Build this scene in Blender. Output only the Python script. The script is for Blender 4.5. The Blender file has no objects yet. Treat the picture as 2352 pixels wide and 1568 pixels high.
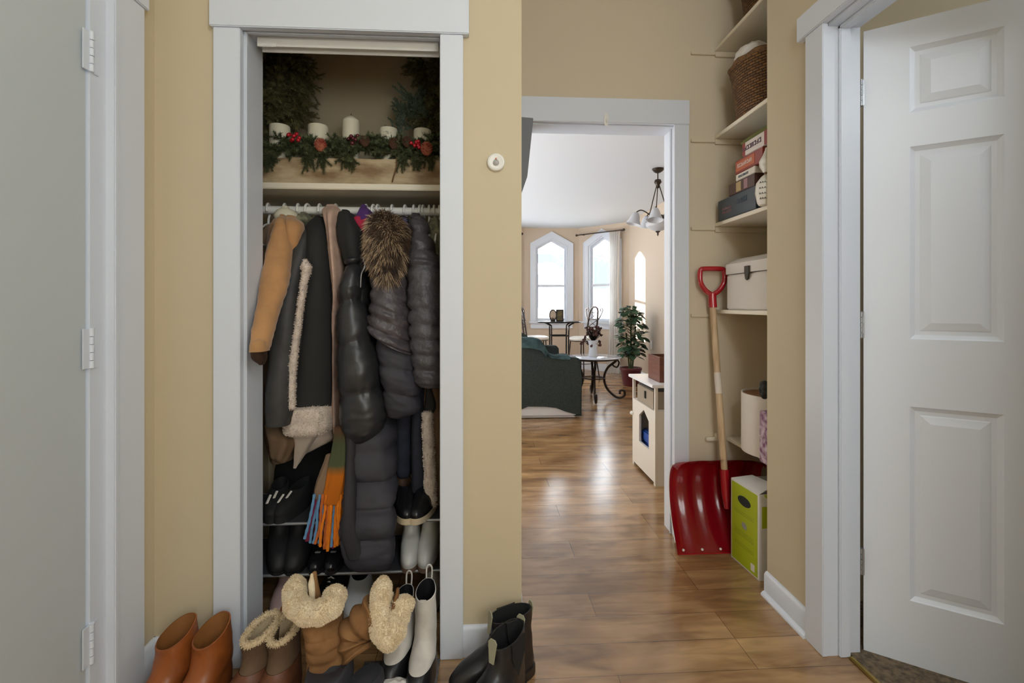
import bpy, bmesh, math, random
from mathutils import Vector, Matrix, noise
R = math.radians
PI = math.pi
SC = bpy.context.scene
COL = SC.collection
# ------------------------------------------------------------------ camera
F_PX = 1117.0; HOR = 700.0; CX = 1176.0; YAW = R(3.38); CAMZ = 1.154
cam_d = bpy.data.cameras.new('camera'); cam = bpy.data.objects.new('camera', cam_d)
COL.objects.link(cam); SC.camera = cam
cam.location = (0, 0, CAMZ); cam.rotation_euler = (R(90), 0, -YAW)
cam_d.sensor_width = 36; cam_d.lens = F_PX / 2352 * 36
cam_d.shift_y = -(784 - HOR) / 2352
cam_d.clip_start = 0.02; cam_d.clip_end = 200
# ------------------------------------------------------------------ world
w = bpy.data.worlds.new('sky'); SC.world = w; w.use_nodes = True
bg = w.node_tree.nodes['Background']
bg.inputs[0].default_value = (0.84, 0.92, 1.0, 1); bg.inputs[1].default_value = 13.0
# ------------------------------------------------------------------ exposure
vs = SC.view_settings
vs.view_transform = 'Standard'; vs.look = 'None'; vs.gamma = 1; vs.exposure = 0.0
vs.use_curve_mapping = False
# ------------------------------------------------------------------ lamps
def lamp(name, kind, loc, energy, color=(1, 1, 1), **kw):
    d = bpy.data.lights.new(name, kind); d.energy = energy; d.color = color
    for k, v in kw.items(): setattr(d, k, v)
    o = bpy.data.objects.new(name, d); COL.objects.link(o); o.location = loc
    return o
lamp('hall_ceiling_lamp', 'POINT', (0.45, -0.25, 2.30), 27, (0.86, 0.938, 1.0), shadow_soft_size=0.13)
lamp('hall_fill_light', 'POINT', (0.60, -1.05, 1.45), 52, (0.86, 0.938, 1.0), shadow_soft_size=0.40)  # added soft fill with no fixture, brightens the closet interior
lamp('room_ceiling_lamp', 'POINT', (2.3, 0.5, 2.3), 16, (0.86, 0.93, 1.0), shadow_soft_size=0.15)
sun = lamp('sun', 'SUN', (-4, 12, 6), 20, (1.0, 0.97, 0.93), angle=R(0.6))
sun.rotation_euler = Vector((-0.90, 0.43, 0.13)).to_track_quat('Z', 'Y').to_euler()

# ------------------------------------------------------------------ pixel -> place
ct, st = math.cos(YAW), math.sin(YAW)
def ratio(px):
    u = (px - CX) / F_PX
    return (st + u * ct) / (ct - u * st)
def WX(px, Y): return ratio(px) * Y
def SS(px, Y):
    u = (px - CX) / F_PX
    return Y / (ct - u * st)
def WZ(px, py, Y): return CAMZ - (py - HOR) * SS(px, Y) / F_PX
def P(px, py, Y): return Vector((WX(px, Y), Y, WZ(px, py, Y)))

# ------------------------------------------------------------------ materials
def lin(c):
    c = c / 255.0
    return c / 12.92 if c <= 0.04045 else ((c + 0.055) / 1.055) ** 2.4
def rgb(t): return (lin(t[0]), lin(t[1]), lin(t[2]), 1)
def mat(name, col, rough=0.6, metal=0, var=0.0, vscale=8, bump=0.0, bscale=60, spec=None, col2=None, stretch=None, coat=0, sheen=0, emis=0, bdist=0.002):
    m = bpy.data.materials.new(name); m.use_nodes = True
    nt = m.node_tree; N = nt.nodes; L = nt.links
    b = N['Principled BSDF']
    b.inputs['Base Color'].default_value = rgb(col)
    b.inputs['Roughness'].default_value = rough
    b.inputs['Metallic'].default_value = metal
    if spec is not None: b.inputs['Specular IOR Level'].default_value = spec
    if coat: b.inputs['Coat Weight'].default_value = coat; b.inputs['Coat Roughness'].default_value = 0.07
    if sheen: b.inputs['Sheen Weight'].default_value = sheen
    if emis:
        b.inputs['Emission Color'].default_value = rgb(col); b.inputs['Emission Strength'].default_value = emis
    tc = N.new('ShaderNodeTexCoord')
    vec = tc.outputs['Object']
    if stretch:
        mp = N.new('ShaderNodeMapping'); mp.inputs['Scale'].default_value = stretch
        L.new(vec, mp.inputs[0]); vec = mp.outputs[0]
    if var > 0 or col2:
        nz = N.new('ShaderNodeTexNoise'); nz.inputs['Scale'].default_value = vscale; nz.inputs['Detail'].default_value = 5
        L.new(vec, nz.inputs['Vector'])
        mx = N.new('ShaderNodeMix'); mx.data_type = 'RGBA'
        mx.inputs[6].default_value = rgb(col)
        c2 = col2 if col2 else tuple(max(0, c * (1 - var)) for c in col)
        mx.inputs[7].default_value = rgb(c2)
        rp = N.new('ShaderNodeMapRange'); rp.inputs[1].default_value = 0.35; rp.inputs[2].default_value = 0.65
        L.new(nz.outputs[0], rp.inputs[0]); L.new(rp.outputs[0], mx.inputs[0])
        L.new(mx.outputs[2], b.inputs['Base Color'])
    if bump > 0:
        n2 = N.new('ShaderNodeTexNoise'); n2.inputs['Scale'].default_value = bscale; n2.inputs['Detail'].default_value = 6
        L.new(vec, n2.inputs['Vector'])
        bp = N.new('ShaderNodeBump'); bp.inputs['Strength'].default_value = bump; bp.inputs['Distance'].default_value = bdist
        L.new(n2.outputs[0], bp.inputs['Height']); L.new(bp.outputs[0], b.inputs['Normal'])
    return m

def wood_floor():
    m = bpy.data.materials.new('oak_boards'); m.use_nodes = True
    nt = m.node_tree; N = nt.nodes; L = nt.links; b = N['Principled BSDF']
    g = N.new('ShaderNodeNewGeometry')
    mp = N.new('ShaderNodeMapping'); mp.inputs['Location'].default_value = (0.35, -0.058, 0)
    L.new(g.outputs['Position'], mp.inputs[0])
    br = N.new('ShaderNodeTexBrick'); br.offset = 0.37; br.offset_frequency = 3
    br.inputs['Scale'].default_value = 1; br.inputs['Brick Width'].default_value = 1.22
    br.inputs['Row Height'].default_value = 0.1435; br.inputs['Mortar Size'].default_value = 0.0011
    br.inputs['Mortar Smooth'].default_value = 0.3; br.inputs['Bias'].default_value = 0
    br.inputs['Color1'].default_value = rgb((198, 160, 116)); br.inputs['Color2'].default_value = rgb((168, 130, 88))
    br.inputs['Mortar'].default_value = rgb((104, 76, 50))
    L.new(mp.outputs[0], br.inputs['Vector'])
    m2 = N.new('ShaderNodeMapping'); m2.inputs['Scale'].default_value = (1.3, 9, 1)
    L.new(g.outputs['Position'], m2.inputs[0])
    nz = N.new('ShaderNodeTexNoise'); nz.inputs['Scale'].default_value = 2.2; nz.inputs['Detail'].default_value = 7; nz.inputs['Distortion'].default_value = 1.1
    L.new(m2.outputs[0], nz.inputs['Vector'])
    m3 = N.new('ShaderNodeMapping'); m3.inputs['Scale'].default_value = (2.6, 5.5, 1)
    L.new(g.outputs['Position'], m3.inputs[0])
    n3 = N.new('ShaderNodeTexNoise'); n3.inputs['Scale'].default_value = 1.4; n3.inputs['Detail'].default_value = 3; n3.inputs['Distortion'].default_value = 0.5
    L.new(m3.outputs[0], n3.inputs['Vector'])
    cr = N.new('ShaderNodeValToRGB')
    cr.color_ramp.elements[0].position = 0.3; cr.color_ramp.elements[0].color = (0.50, 0.46, 0.42, 1)
    cr.color_ramp.elements[1].position = 0.72; cr.color_ramp.elements[1].color = (1.15, 1.12, 1.05, 1)
    L.new(nz.outputs[0], cr.inputs[0])
    c3 = N.new('ShaderNodeValToRGB')
    c3.color_ramp.elements[0].position = 0.36; c3.color_ramp.elements[0].color = (0.52, 0.45, 0.38, 1)
    c3.color_ramp.elements[1].position = 0.6; c3.color_ramp.elements[1].color = (1.05, 1.05, 1.05, 1)
    L.new(n3.outputs[0], c3.inputs[0])
    x1 = N.new('ShaderNodeMix'); x1.data_type = 'RGBA'; x1.blend_type = 'MULTIPLY'; x1.inputs[0].default_value = 0.75
    L.new(br.outputs['Color'], x1.inputs[6]); L.new(cr.outputs[0], x1.inputs[7])
    x2 = N.new('ShaderNodeMix'); x2.data_type = 'RGBA'; x2.blend_type = 'MULTIPLY'; x2.inputs[0].default_value = 0.75
    L.new(x1.outputs[2], x2.inputs[6]); L.new(c3.outputs[0], x2.inputs[7])
    L.new(x2.outputs[2], b.inputs['Base Color'])
    b.inputs['Roughness'].default_value = 0.21
    b.inputs['Specular IOR Level'].default_value = 1.0
    bp = N.new('ShaderNodeBump'); bp.inputs['Strength'].default_value = 0.18; bp.inputs['Distance'].default_value = 0.0005
    L.new(br.outputs['Fac'], bp.inputs['Height']); bp.invert = True
    b2 = N.new('ShaderNodeBump'); b2.inputs['Strength'].default_value = 0.12; b2.inputs['Distance'].default_value = 0.0008
    L.new(nz.outputs[0], b2.inputs['Height']); L.new(bp.outputs[0], b2.inputs['Normal'])
    L.new(b2.outputs[0], b.inputs['Normal'])
    return m

def glass_mat(name, tint=(1, 1, 1), glossy=0.02):
    m = bpy.data.materials.new(name); m.use_nodes = True
    nt = m.node_tree; N = nt.nodes; L = nt.links
    N.remove(N['Principled BSDF'])
    t = N.new('ShaderNodeBsdfTransparent'); t.inputs[0].default_value = (*tint, 1)
    g = N.new('ShaderNodeBsdfGlossy'); g.inputs['Roughness'].default_value = glossy
    f = N.new('ShaderNodeFresnel'); f.inputs[0].default_value = 1.45
    x = N.new('ShaderNodeMixShader')
    L.new(f.outputs[0], x.inputs[0]); L.new(t.outputs[0], x.inputs[1]); L.new(g.outputs[0], x.inputs[2])
    L.new(x.outputs[0], N['Material Output'].inputs[0])
    return m

def translucent(name, c):
    m = bpy.data.materials.new(name); m.use_nodes = True
    nt = m.node_tree; N = nt.nodes; L = nt.links
    N.remove(N['Principled BSDF'])
    a = N.new('ShaderNodeBsdfDiffuse'); a.inputs[0].default_value = rgb(c)
    t = N.new('ShaderNodeBsdfTranslucent'); t.inputs[0].default_value = rgb(c)
    x = N.new('ShaderNodeMixShader'); x.inputs[0].default_value = .5
    L.new(a.outputs[0], x.inputs[1]); L.new(t.outputs[0], x.inputs[2]); L.new(x.outputs[0], N['Material Output'].inputs[0])
    return m

def basket_mat(name, c1, c2):
    m = mat(name, c1, 0.75)
    nt = m.node_tree; N = nt.nodes; L = nt.links; b = N['Principled BSDF']
    tc = N.new('ShaderNodeUVMap')
    br = N.new('ShaderNodeTexBrick'); br.inputs['Scale'].default_value = 1
    br.inputs['Brick Width'].default_value = 0.028; br.inputs['Row Height'].default_value = 0.011
    br.inputs['Mortar Size'].default_value = 0.0022; br.inputs['Mortar Smooth'].default_value = 0.8
    br.inputs['Color1'].default_value = rgb(c1); br.inputs['Color2'].default_value = rgb(c2); br.inputs['Mortar'].default_value = rgb((40, 24, 10))
    L.new(tc.outputs[0], br.inputs['Vector']); L.new(br.outputs['Color'], b.inputs['Base Color'])
    bp = N.new('ShaderNodeBump'); bp.invert = True; bp.inputs['Distance'].default_value = 0.004
    L.new(br.outputs['Fac'], bp.inputs['Height']); L.new(bp.outputs[0], b.inputs['Normal'])
    return m

M = {}
M['wall'] = mat('beige_paint', (205, 190, 160), 0.75, bump=0.08, bscale=220, bdist=0.001)
M['wall_lr'] = mat('peach_paint', (206, 188, 168), 0.75)
M['wall_niche'] = mat('cream_beige_paint', (214, 199, 174), 0.7)
M['white'] = mat('white_gloss_paint', (218, 223, 232), 0.36, bump=0.04, bscale=30)
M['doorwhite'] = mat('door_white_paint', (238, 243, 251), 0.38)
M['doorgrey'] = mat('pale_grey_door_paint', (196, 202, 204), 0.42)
M['ceil'] = mat('ceiling_white', (214, 217, 221), 0.8)
M['shelf'] = mat('cream_shelf_paint', (236, 226, 206), 0.45)
M['floor'] = wood_floor()
M['carpet'] = mat('taupe_carpet', (140, 120, 95), 0.95, var=0.35, vscale=60, bump=0.8, bscale=400, bdist=0.006)
M['brass'] = mat('brass_strip', (170, 145, 80), 0.35, metal=0.8)
M['plastic'] = mat('white_plastic', (238, 236, 230), 0.35)
M['glass'] = glass_mat('window_glass', (0.97, 0.98, 0.98))
M['silver'] = mat('grey_metal', (165, 168, 172), 0.35, metal=0.7)
M['dark'] = mat('black_metal', (26, 24, 24), 0.4, metal=0.4)
M['bronze'] = mat('dark_bronze', (70, 60, 52), 0.4, metal=0.6)
M['iron'] = mat('wrought_iron', (52, 40, 34), 0.45, metal=0.4)

# ------------------------------------------------------------------ object helpers
def link(name, bm, m, parent=None, smooth=True, angle=40):
    me = bpy.data.meshes.new(name)
    bmesh.ops.recalc_face_normals(bm, faces=bm.faces[:])
    bm.to_mesh(me); bm.free()
    if isinstance(m, (list, tuple)):
        for q in m: me.materials.append(q)
    else: me.materials.append(m)
    if smooth:
        me.polygons.foreach_set('use_smooth', [True] * len(me.polygons))
        try: me.set_sharp_from_angle(angle=R(angle))
        except Exception: pass
    o = bpy.data.objects.new(name, me); COL.objects.link(o)
    if parent: o.parent = parent
    return o
def tag(o, label, cat, group=None, kind=None):
    if label: o['label'] = label
    if cat: o['category'] = cat
    if group: o['group'] = group
    if kind: o['kind'] = kind
    return o
def thing(name, label, cat, loc=(0, 0, 0), rz=0, group=None):
    o = bpy.data.objects.new(name, None); COL.objects.link(o)
    o.empty_display_size = 0.05
    o.location = loc; o.rotation_euler = (0, 0, rz)
    return tag(o, label, cat, group)
def struct(name, bm, m, **k):
    o = link(name, bm, m, smooth=k.pop('smooth', False)); o['kind'] = 'structure'
    return o
def copy_tree(o, parent=None):
    c = o.copy(); COL.objects.link(c)
    if parent: c.parent = parent
    for ch in list(KIDS.get(o.name, [])) if False else [x for x in o.children]:
        copy_tree(ch, c)
    return c
def NB(): return bmesh.new()
def box(bm, x0, y0, z0, x1, y1, z1, bev=0, mi=0, rot=None, org=None):
    vs_ = [Vector((x, y, z)) for z in (z0, z1) for y in (y0, y1) for x in (x0, x1)]
    if rot is not None:
        o = Vector(org) if org is not None else Vector(((x0 + x1) / 2, (y0 + y1) / 2, (z0 + z1) / 2))
        vs_ = [o + rot @ (v - o) for v in vs_]
    v = [bm.verts.new(p) for p in vs_]
    fs = [bm.faces.new([v[i] for i in q]) for q in ((0, 2, 3, 1), (4, 5, 7, 6), (0, 1, 5, 4), (2, 6, 7, 3), (0, 4, 6, 2), (1, 3, 7, 5))]
    for f in fs: f.material_index = mi
    if bev:
        es = list({e for f in fs for e in f.edges})
        r = bmesh.ops.bevel(bm, geom=es, offset=bev, segments=2, affect='EDGES', clamp_overlap=True)
        for f in r['faces']: f.material_index = mi
    return fs
def rotz(a): return Matrix.Rotation(a, 3, 'Z')
def tube(bm, pts, r, seg=8, closed=False, caps=True, mi=0, flat=1.0):
    pts = [Vector(p) for p in pts]; n = len(pts)
    rr = r if isinstance(r, (list, tuple)) else [r] * n
    rings = []; up = Vector((0, 0, 1)); prev = None
    for i, p in enumerate(pts):
        if closed: t = pts[(i + 1) % n] - pts[i - 1]
        else: t = (pts[min(i + 1, n - 1)] - pts[max(i - 1, 0)])
        if t.length < 1e-9: t = Vector((0, 0, 1))
        t.normalize()
        if prev is None:
            a = Vector((1, 0, 0)) if abs(t.dot(up)) > 0.9 else up
            s = t.cross(a).normalized()
        else:
            s = prev - t * prev.dot(t)
            if s.length < 1e-6: s = t.cross(up)
            s.normalize()
        prev = s; q = t.cross(s)
        rings.append([bm.verts.new(p + (s * math.cos(2 * PI * k / seg) + q * flat * math.sin(2 * PI * k / seg)) * rr[i]) for k in range(seg)])
    m_ = n if closed else n - 1
    for i in range(m_):
        A, B = rings[i], rings[(i + 1) % n]
        for k in range(seg):
            f = bm.faces.new((A[k], A[(k + 1) % seg], B[(k + 1) % seg], B[k])); f.material_index = mi
    if caps and not closed:
        for A in (rings[0], rings[-1]):
            try: bm.faces.new(A).material_index = mi
            except ValueError: pass
def lathe(bm, prof, c=(0, 0, 0), seg=32, mi=0, uv=False):
    c = Vector(c); rings = []
    for (r, z) in prof:
        rings.append([bm.verts.new(c + Vector((r * math.cos(2 * PI * k / seg), r * math.sin(2 * PI * k / seg), z))) for k in range(seg)])
    lay = bm.loops.layers.uv.verify() if uv else None
    for i in range(len(rings) - 1):
        A, B = rings[i], rings[i + 1]
        for k in range(seg):
            f = bm.faces.new((A[k], A[(k + 1) % seg], B[(k + 1) % seg], B[k])); f.material_index = mi
            if uv:
                rm = max(p[0] for p in prof); L_ = [prof[i][1], prof[i + 1][1]]
                us = [2 * PI * k / seg * rm, 2 * PI * (k + 1) / seg * rm]
                for lp, (a, b) in zip(f.loops, ((us[0], L_[0]), (us[1], L_[0]), (us[1], L_[1]), (us[0], L_[1]))): lp[lay].uv = (a, b)
    for A, p in ((rings[0], prof[0]), (rings[-1], prof[-1])):
        if p[0] > 1e-4: bm.faces.new(A).material_index = mi
def cr(seq, t):
    """catmull-rom over tuples, t in 0..len-1"""
    n = len(seq); i = min(int(t), n - 2); f = t - i
    p0 = seq[max(i - 1, 0)]; p1 = seq[i]; p2 = seq[i + 1]; p3 = seq[min(i + 2, n - 1)]
    return tuple(0.5 * (2 * b + (c - a) * f + (2 * a - 5 * b + 4 * c - d) * f * f + (3 * b - a - 3 * c + d) * f ** 3) for a, b, c, d in zip(p0, p1, p2, p3))
def smoothpts(pts, k=8):
    pts = [tuple(p) for p in pts]
    return [Vector(cr(pts, (len(pts) - 1) * i / (k * (len(pts) - 1)))) for i in range(k * (len(pts) - 1) + 1)]
def prism(bm, pts, d, mi=0):
    """closed polygon pts (Vectors) extruded by vector d"""
    a = [bm.verts.new(p) for p in pts]; b = [bm.verts.new(Vector(p) + Vector(d)) for p in pts]
    n = len(a)
    fs = [bm.faces.new(a), bm.faces.new(b[::-1])]
    for i in range(n): fs.append(bm.faces.new((a[i], b[i], b[(i + 1) % n], a[(i + 1) % n])))
    for f in fs: f.material_index = mi
def ringp(bm, outer, inner, d, mi=0):
    """ring between two same-count polygons extruded by d"""
    d = Vector(d)
    A = [bm.verts.new(p) for p in outer]; B = [bm.verts.new(p) for p in inner]
    C = [bm.verts.new(Vector(p) + d) for p in outer]; D = [bm.verts.new(Vector(p) + d) for p in inner]
    n = len(A)
    for i in range(n):
        j = (i + 1) % n
        for q in ((A[i], A[j], B[j], B[i]), (C[i], D[i], D[j], C[j]), (A[i], C[i], C[j], A[j]), (B[i], B[j], D[j], D[i])):
            bm.faces.new(q).material_index = mi
# ================================================================== SETTING
YW = 1.611      # closet wall face
YF = 2.371      # hall end wall face
XL = -1.044     # left wall face
XR = 1.130      # right wall face
XH = 0.127      # hall left wall face
HC = 2.85       # hall ceiling
LC = 2.54       # living room ceiling
def B1(x0, y0, z0, x1, y1, z1, bev=0):
    b = NB(); box(b, x0, y0, z0, x1, y1, z1, bev); return b
# floors
struct('floor', B1(-1.6, -1.6, -0.05, 4.4, 12.0 - 2.6, 0.0), M['floor'])
struct('floor_carpet', B1(1.205, -0.6, 0.0005, 3.4, 1.80, 0.008), M['carpet'])
tag(link('threshold_strip', B1(1.19, 0.70, 0.0006, 1.206, 1.52, 0.009, 0.003), M['brass']), 'thin brass transition strip between wood floor and carpet', 'threshold strip')
# ceilings
struct('ceiling', B1(-1.2, -1.6, HC, 3.4, 2.49, HC + .05), M['ceil'])
struct('ceiling_living', B1(-3.2, 2.49, LC, 4.4, 9.3, LC + .05), M['ceil'])
# closet opening numbers
CXL, CXR, CZ = -0.775, -0.136, 2.05
b = NB()
box(b, XL, YW, 0, CXL - .02, YW + .12, HC); box(b, CXR + .02, YW, 0, XH, YW + .12, HC); box(b, CXL - .02, YW, CZ + .02, CXR + .02, YW + .12, HC)
struct('wall_closet', b, M['wall'])
b = NB(); box(b, -0.03, YW + .12, 0, XH, 2.371, HC); struct('wall_hall_left', b, M['wall'])
b = NB(); box(b, -1.15, YW + .12, 0, -1.0, 2.371, HC); struct('wall_closet_left', b, M['wall'])
b = NB(); box(b, -1.0, 2.33, 0, -0.03, 2.371, HC); struct('wall_closet_back', b, M['wall'])
# hall end wall with doorway to living room
DX0, DX1, DZ = 0.172, 0.948, 2.04
b = NB(); box(b, -3.2, YF, 0, DX0 - .02, YF + .12, HC); box(b, DX1 + .02, YF, 0, 4.4, YF + .12, HC); box(b, DX0 - .02, YF, DZ + .02, DX1 + .02, YF + .12, HC)
struct('wall_end', b, M['wall_niche'])
# left wall with door opening
LY0, LY1, LZ = 0.55, 1.352, 2.06
b = NB(); box(b, XL - .12, LY1 + .02, 0, XL, YW + .12, HC); box(b, XL - .12, -1.6, 0, XL, LY0 - .02, HC); box(b, XL - .12, LY0 - .02, LZ + .02, XL, LY1 + .02, HC)
struct('wall_left', b, M['wall'])
# right wall: opening Y .72..1.54
RY0, RY1, RZ = 0.72, 1.535, 2.07
b = NB(); box(b, XR, RY1 + .02, 0, XR + .11, 1.876, HC); box(b, XR, -1.6, 0, XR + .11, RY0 - .02, HC); box(b, XR, RY0 - .02, RZ + .02, XR + .11, RY1 + .02, HC)
struct('wall_right', b, M['wall'])
b = NB(); box(b, XR + .11, 1.80, 0, 3.4, 1.876, HC); box(b, 3.4, -1.6, 0, 3.5, 1.876, HC); box(b, XR + .11, -1.7, 0, 3.4, -1.6, HC)
struct('wall_bedroom', b, M['wall'])
struct('wall_niche', B1(1.50, 1.876, 0, 1.55, YF, HC), M['wall_niche'])
struct('wall_back', B1(XL - .12, -1.7, 0, XR + .11, -1.6, HC), M['wall'])
# ---- casings and jambs (closet)
wm = M['white']
b = NB()
cl, crt = WX(497, YW), WX(1064, YW)
box(b, cl, YW - .02, 0, CXL + .004, YW, 2.034, .002); box(b, CXR - .004, YW - .02, 0, crt, YW, 2.034, .002)
box(b, WX(482, YW - .02), YW - .027, 2.034, WX(1077, YW - .02), YW, 2.150, .003)
struct('trim_1', b, wm, smooth=True)
b = NB()
box(b, CXL - .018, YW + .001, 0, CXL, YW + .15, CZ + .018); box(b, CXR, YW + .001, 0, CXR + .018, YW + .15, CZ + .018); box(b, CXL, YW + .001, CZ, CXR, YW + .15, CZ + .018)
# stop bead
box(b, CXL, YW + .012, 0, CXL + .010, YW + .024, CZ, .002); box(b, CXR - .008, YW + .012, 0, CXR, YW + .024, CZ, .002); box(b, CXL + .008, YW + .012, CZ - .014, CXR - .008, YW + .024, CZ, .002)
struct('trim_2', b, wm, smooth=True)
t = thing('door_track', 'white painted bifold track across the closet head', 'door track', ((CXL + CXR) / 2, YW + .08, CZ))
b = NB(); x = (CXR - CXL) / 2 - .012
box(b, -x + .01, -.022, -.032, x - .005, -.016, -.004, .001); box(b, -x + .01, .016, -.032, x - .005, .022, -.004, .001); box(b, -x + .01, -.022, -.005, x - .005, .022, -.0008, .001)
link('channel', b, M['plastic'], t)
b = NB(); box(b, -x + .012, -.028, -.036, -x + .075, -.022, -.016, .002); link('bracket', b, M['plastic'], t)
# ---- far doorway
b = NB()
cx1 = WX(1579, YF)
box(b, XH + .001, YF - .02, 0, DX0 + .004, YF, 2.045, .002); box(b, DX1 - .004, YF - .02, 0, cx1, YF, 2.045, .002)
box(b, XH + .001, YF - .026, 2.045, WX(1583, YF - .02), YF, 2.165, .003)
struct('trim_3', b, wm, smooth=True)
b = NB()
box(b, DX0 - .018, YF + .001, 0, DX0, YF + .13, DZ + .018); box(b, DX1, YF + .001, 0, DX1 + .018, YF + .13, DZ + .018); box(b, DX0, YF + .001, DZ, DX1, YF + .13, DZ + .018)
box(b, DX1 - .008, YF + .03, 0, DX1, YF + .04, DZ, .002)
struct('trim_4', b, wm, smooth=True)
b = NB(); box(b, DX0 - .10, YF + .121, 0, DX0 - .03, YF + .14, 2.15, .002); box(b, DX1 + .006, YF + .121, 0, DX1 + .10, YF + .14, 2.15, .002); box(b, DX0 - .006, YF + .121, DZ + .01, DX1 + .006, YF + .14, 2.15, .002)
struct('trim_5', b, wm, smooth=True)
# small adhesive hook on header
t = thing('adhesive_hook', 'small clear teardrop adhesive hook on the white header of the living room doorway', 'hook', P(1392, 277, YF - .027))
b = NB(); lathe(b, [(0, 0), (.010, 0), (.012, .002), (.008, .005), (0, .006)], seg=16)
for v in b.verts:
    x_, y_, z_ = v.co; v.co = Vector((x_, -z_, y_ * 2.4 * (1 if y_ < 0 else 1.3)))
link('backplate', b, M['plastic'], t)
b = NB(); tube(b, smoothpts([(0, -.006, .004), (0, -.012, -.008), (0, -.016, -.014), (0, -.022, -.008)], 5), .003); link('hook', b, M['plastic'], t)
# ---- left door + casing
b = NB()
yo0, yo1 = WX(265, 1) * 0, 0
ya = (XL + .022) / ratio(262); yb = (XL + .004) / ratio(320)
box(b, XL, ya, 0, XL + .020, yb, 2.05, .002); box(b, XL, ya - .004, 0, XL + .028, ya + .012, 2.05, .003)
box(b, XL, LY0 - .1, 0, XL + .020, LY0 + .0, 2.05, .002); box(b, XL, LY0 - .12, 2.05, XL + .027, yb + .012, 2.16, .003)
struct('trim_6', b, wm, smooth=True)
b = NB()
box(b, XL - .115, LY1, 0, XL + .004, ya, LZ + .018); box(b, XL - .115, LY0 - .018, 0, XL - .001, LY0, LZ + .018); box(b, XL - .115, LY0, LZ, XL - .001, LY1, LZ + .018)
struct('trim_7', b, wm, smooth=True)
hy = (XL + .006) / ratio(197)
b = NB(); box(b, XL - .038, LY0 + .004, .01, XL - .002, LY1 - .004, LZ - .005, .003)
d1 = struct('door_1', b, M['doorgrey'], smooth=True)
def hinge(parent, x, y, z, rz=0, mt=None, h=.105, lw_=.026):
    b = NB()
    for k in range(5):
        z0 = z - h / 2 + k * h / 5
        b2 = .0062 if k % 2 == 0 else .0056
        tube(b, [(0, 0, z0 + .0008), (0, 0, z0 + h / 5 - .0008)], b2, 12)
    box(b, -.004, -lw_, z - h / 2, -.001, -.002, z + h / 2, .0006); box(b, -.004, .002, z - h / 2, -.001, lw_, z + h / 2, .0006)
    lathe(b, [(0, -.006), (.005, -.004), (.0066, 0), (.0066, .002), (0, .002)], (0, 0, z + h / 2), 12)
    for v in b.verts: v.co = Vector((x, y, 0)) + rotz(rz) @ v.co
    return link('hinge', b, mt or M['plastic'], parent)
for py in (120, 800, 1478): hinge(d1, XL + .008, LY1, WZ(204, py, LY1), 0, M['white'])
# dents on left wall door (putty dots)
# ---- right door casing
b = NB()
yc = 1.11 / ratio(1849)
box(b, XR - .02, RY1 - .004, 0, XR, yc, 2.078, .002)
box(b, XR - .02, RY0 - .09, 0, XR, RY0 + .004, 2.078, .002)
box(b, XR - .027, RY0 - .13, 2.078, XR, 1.105 / ratio(1830), 2.162, .003)
struct('trim_8', b, wm, smooth=True)
b = NB()
box(b, XR + .001, RY1, 0, XR + .112, RY1 + .018, RZ + .018); box(b, XR + .001, RY0 - .018, 0, XR + .112, RY0, RZ + .018); box(b, XR + .001, RY0, RZ, XR + .112, RY1, RZ + .018)
box(b, XR + .035, RY1 - .012, 0, XR + .072, RY1, RZ, .003); box(b, XR + .035, RY0, RZ - .012, XR + .072, RY1, RZ, .003)
struct('trim_9', b, wm, smooth=True)
# door 2 : six panel, open
HX, HY = 1.262, 1.545
DD = Vector((.806, -.592, 0)); DW = .774; DA = math.atan2(DD.y, DD.x)
b = NB()
Xs = [0, .1196, .337, .437, .654, DW]
Zs = [.008, .211, .83, 1.045, 1.658, 1.767, 1.976, 2.062]
TH = .035
grid = {}
def gv(i, k, y=0):
    if (i, k) not in grid: grid[(i, k)] = b.verts.new((Xs[i], 0, Zs[k]))
    return grid[(i, k)]
for i in range(5):
    for k in range(7):
        if i in (1, 3) and k in (1, 3, 5):
            x0, x1, z0, z1 = Xs[i], Xs[i + 1], Zs[k], Zs[k + 1]
            prev = [gv(i, k), gv(i + 1, k), gv(i + 1, k + 1), gv(i, k + 1)]
            for ins, dep in ((.004, .0035), (.014, .010), (.026, .0105), (.030, .0085), (.052, .003)):
                cur = [b.verts.new((x0 + ins, dep, z0 + ins)), b.verts.new((x1 - ins, dep, z0 + ins)), b.verts.new((x1 - ins, dep, z1 - ins)), b.verts.new((x0 + ins, dep, z1 - ins))]
                for q in range(4): b.faces.new((prev[q], prev[(q + 1) % 4], cur[(q + 1) % 4], cur[q]))
                prev = cur
            b.faces.new(prev)
        else:
            b.faces.new((gv(i, k), gv(i + 1, k), gv(i + 1, k + 1), gv(i, k + 1)))
# sides/back
c = [b.verts.new((x, TH, z)) for (x, z) in ((0, Zs[0]), (DW, Zs[0]), (DW, Zs[-1]), (0, Zs[-1]))]
b.faces.new(c[::-1])
bot = [gv(i, 0) for i in range(6)]; top = [gv(i, 7) for i in range(6)]
lft = [gv(0, k) for k in range(8)]; rgt = [gv(5, k) for k in range(8)]
b.faces.new(bot + [c[1], c[0]]); b.faces.new(top[::-1] + [c[3], c[2]]); b.faces.new(lft[::-1] + [c[0], c[3]]); b.faces.new(rgt + [c[2], c[1]])
for v in b.verts: v.co = Vector((HX, HY, 0)) + rotz(DA) @ v.co
d2 = struct('door_2', b, M['doorwhite'], smooth=False)
for py in (216, 746, 1287):
    hinge(d2, HX - .012, HY - .006, WZ(1969, py, HY), R(55), M['silver'], .085, .008)
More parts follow.
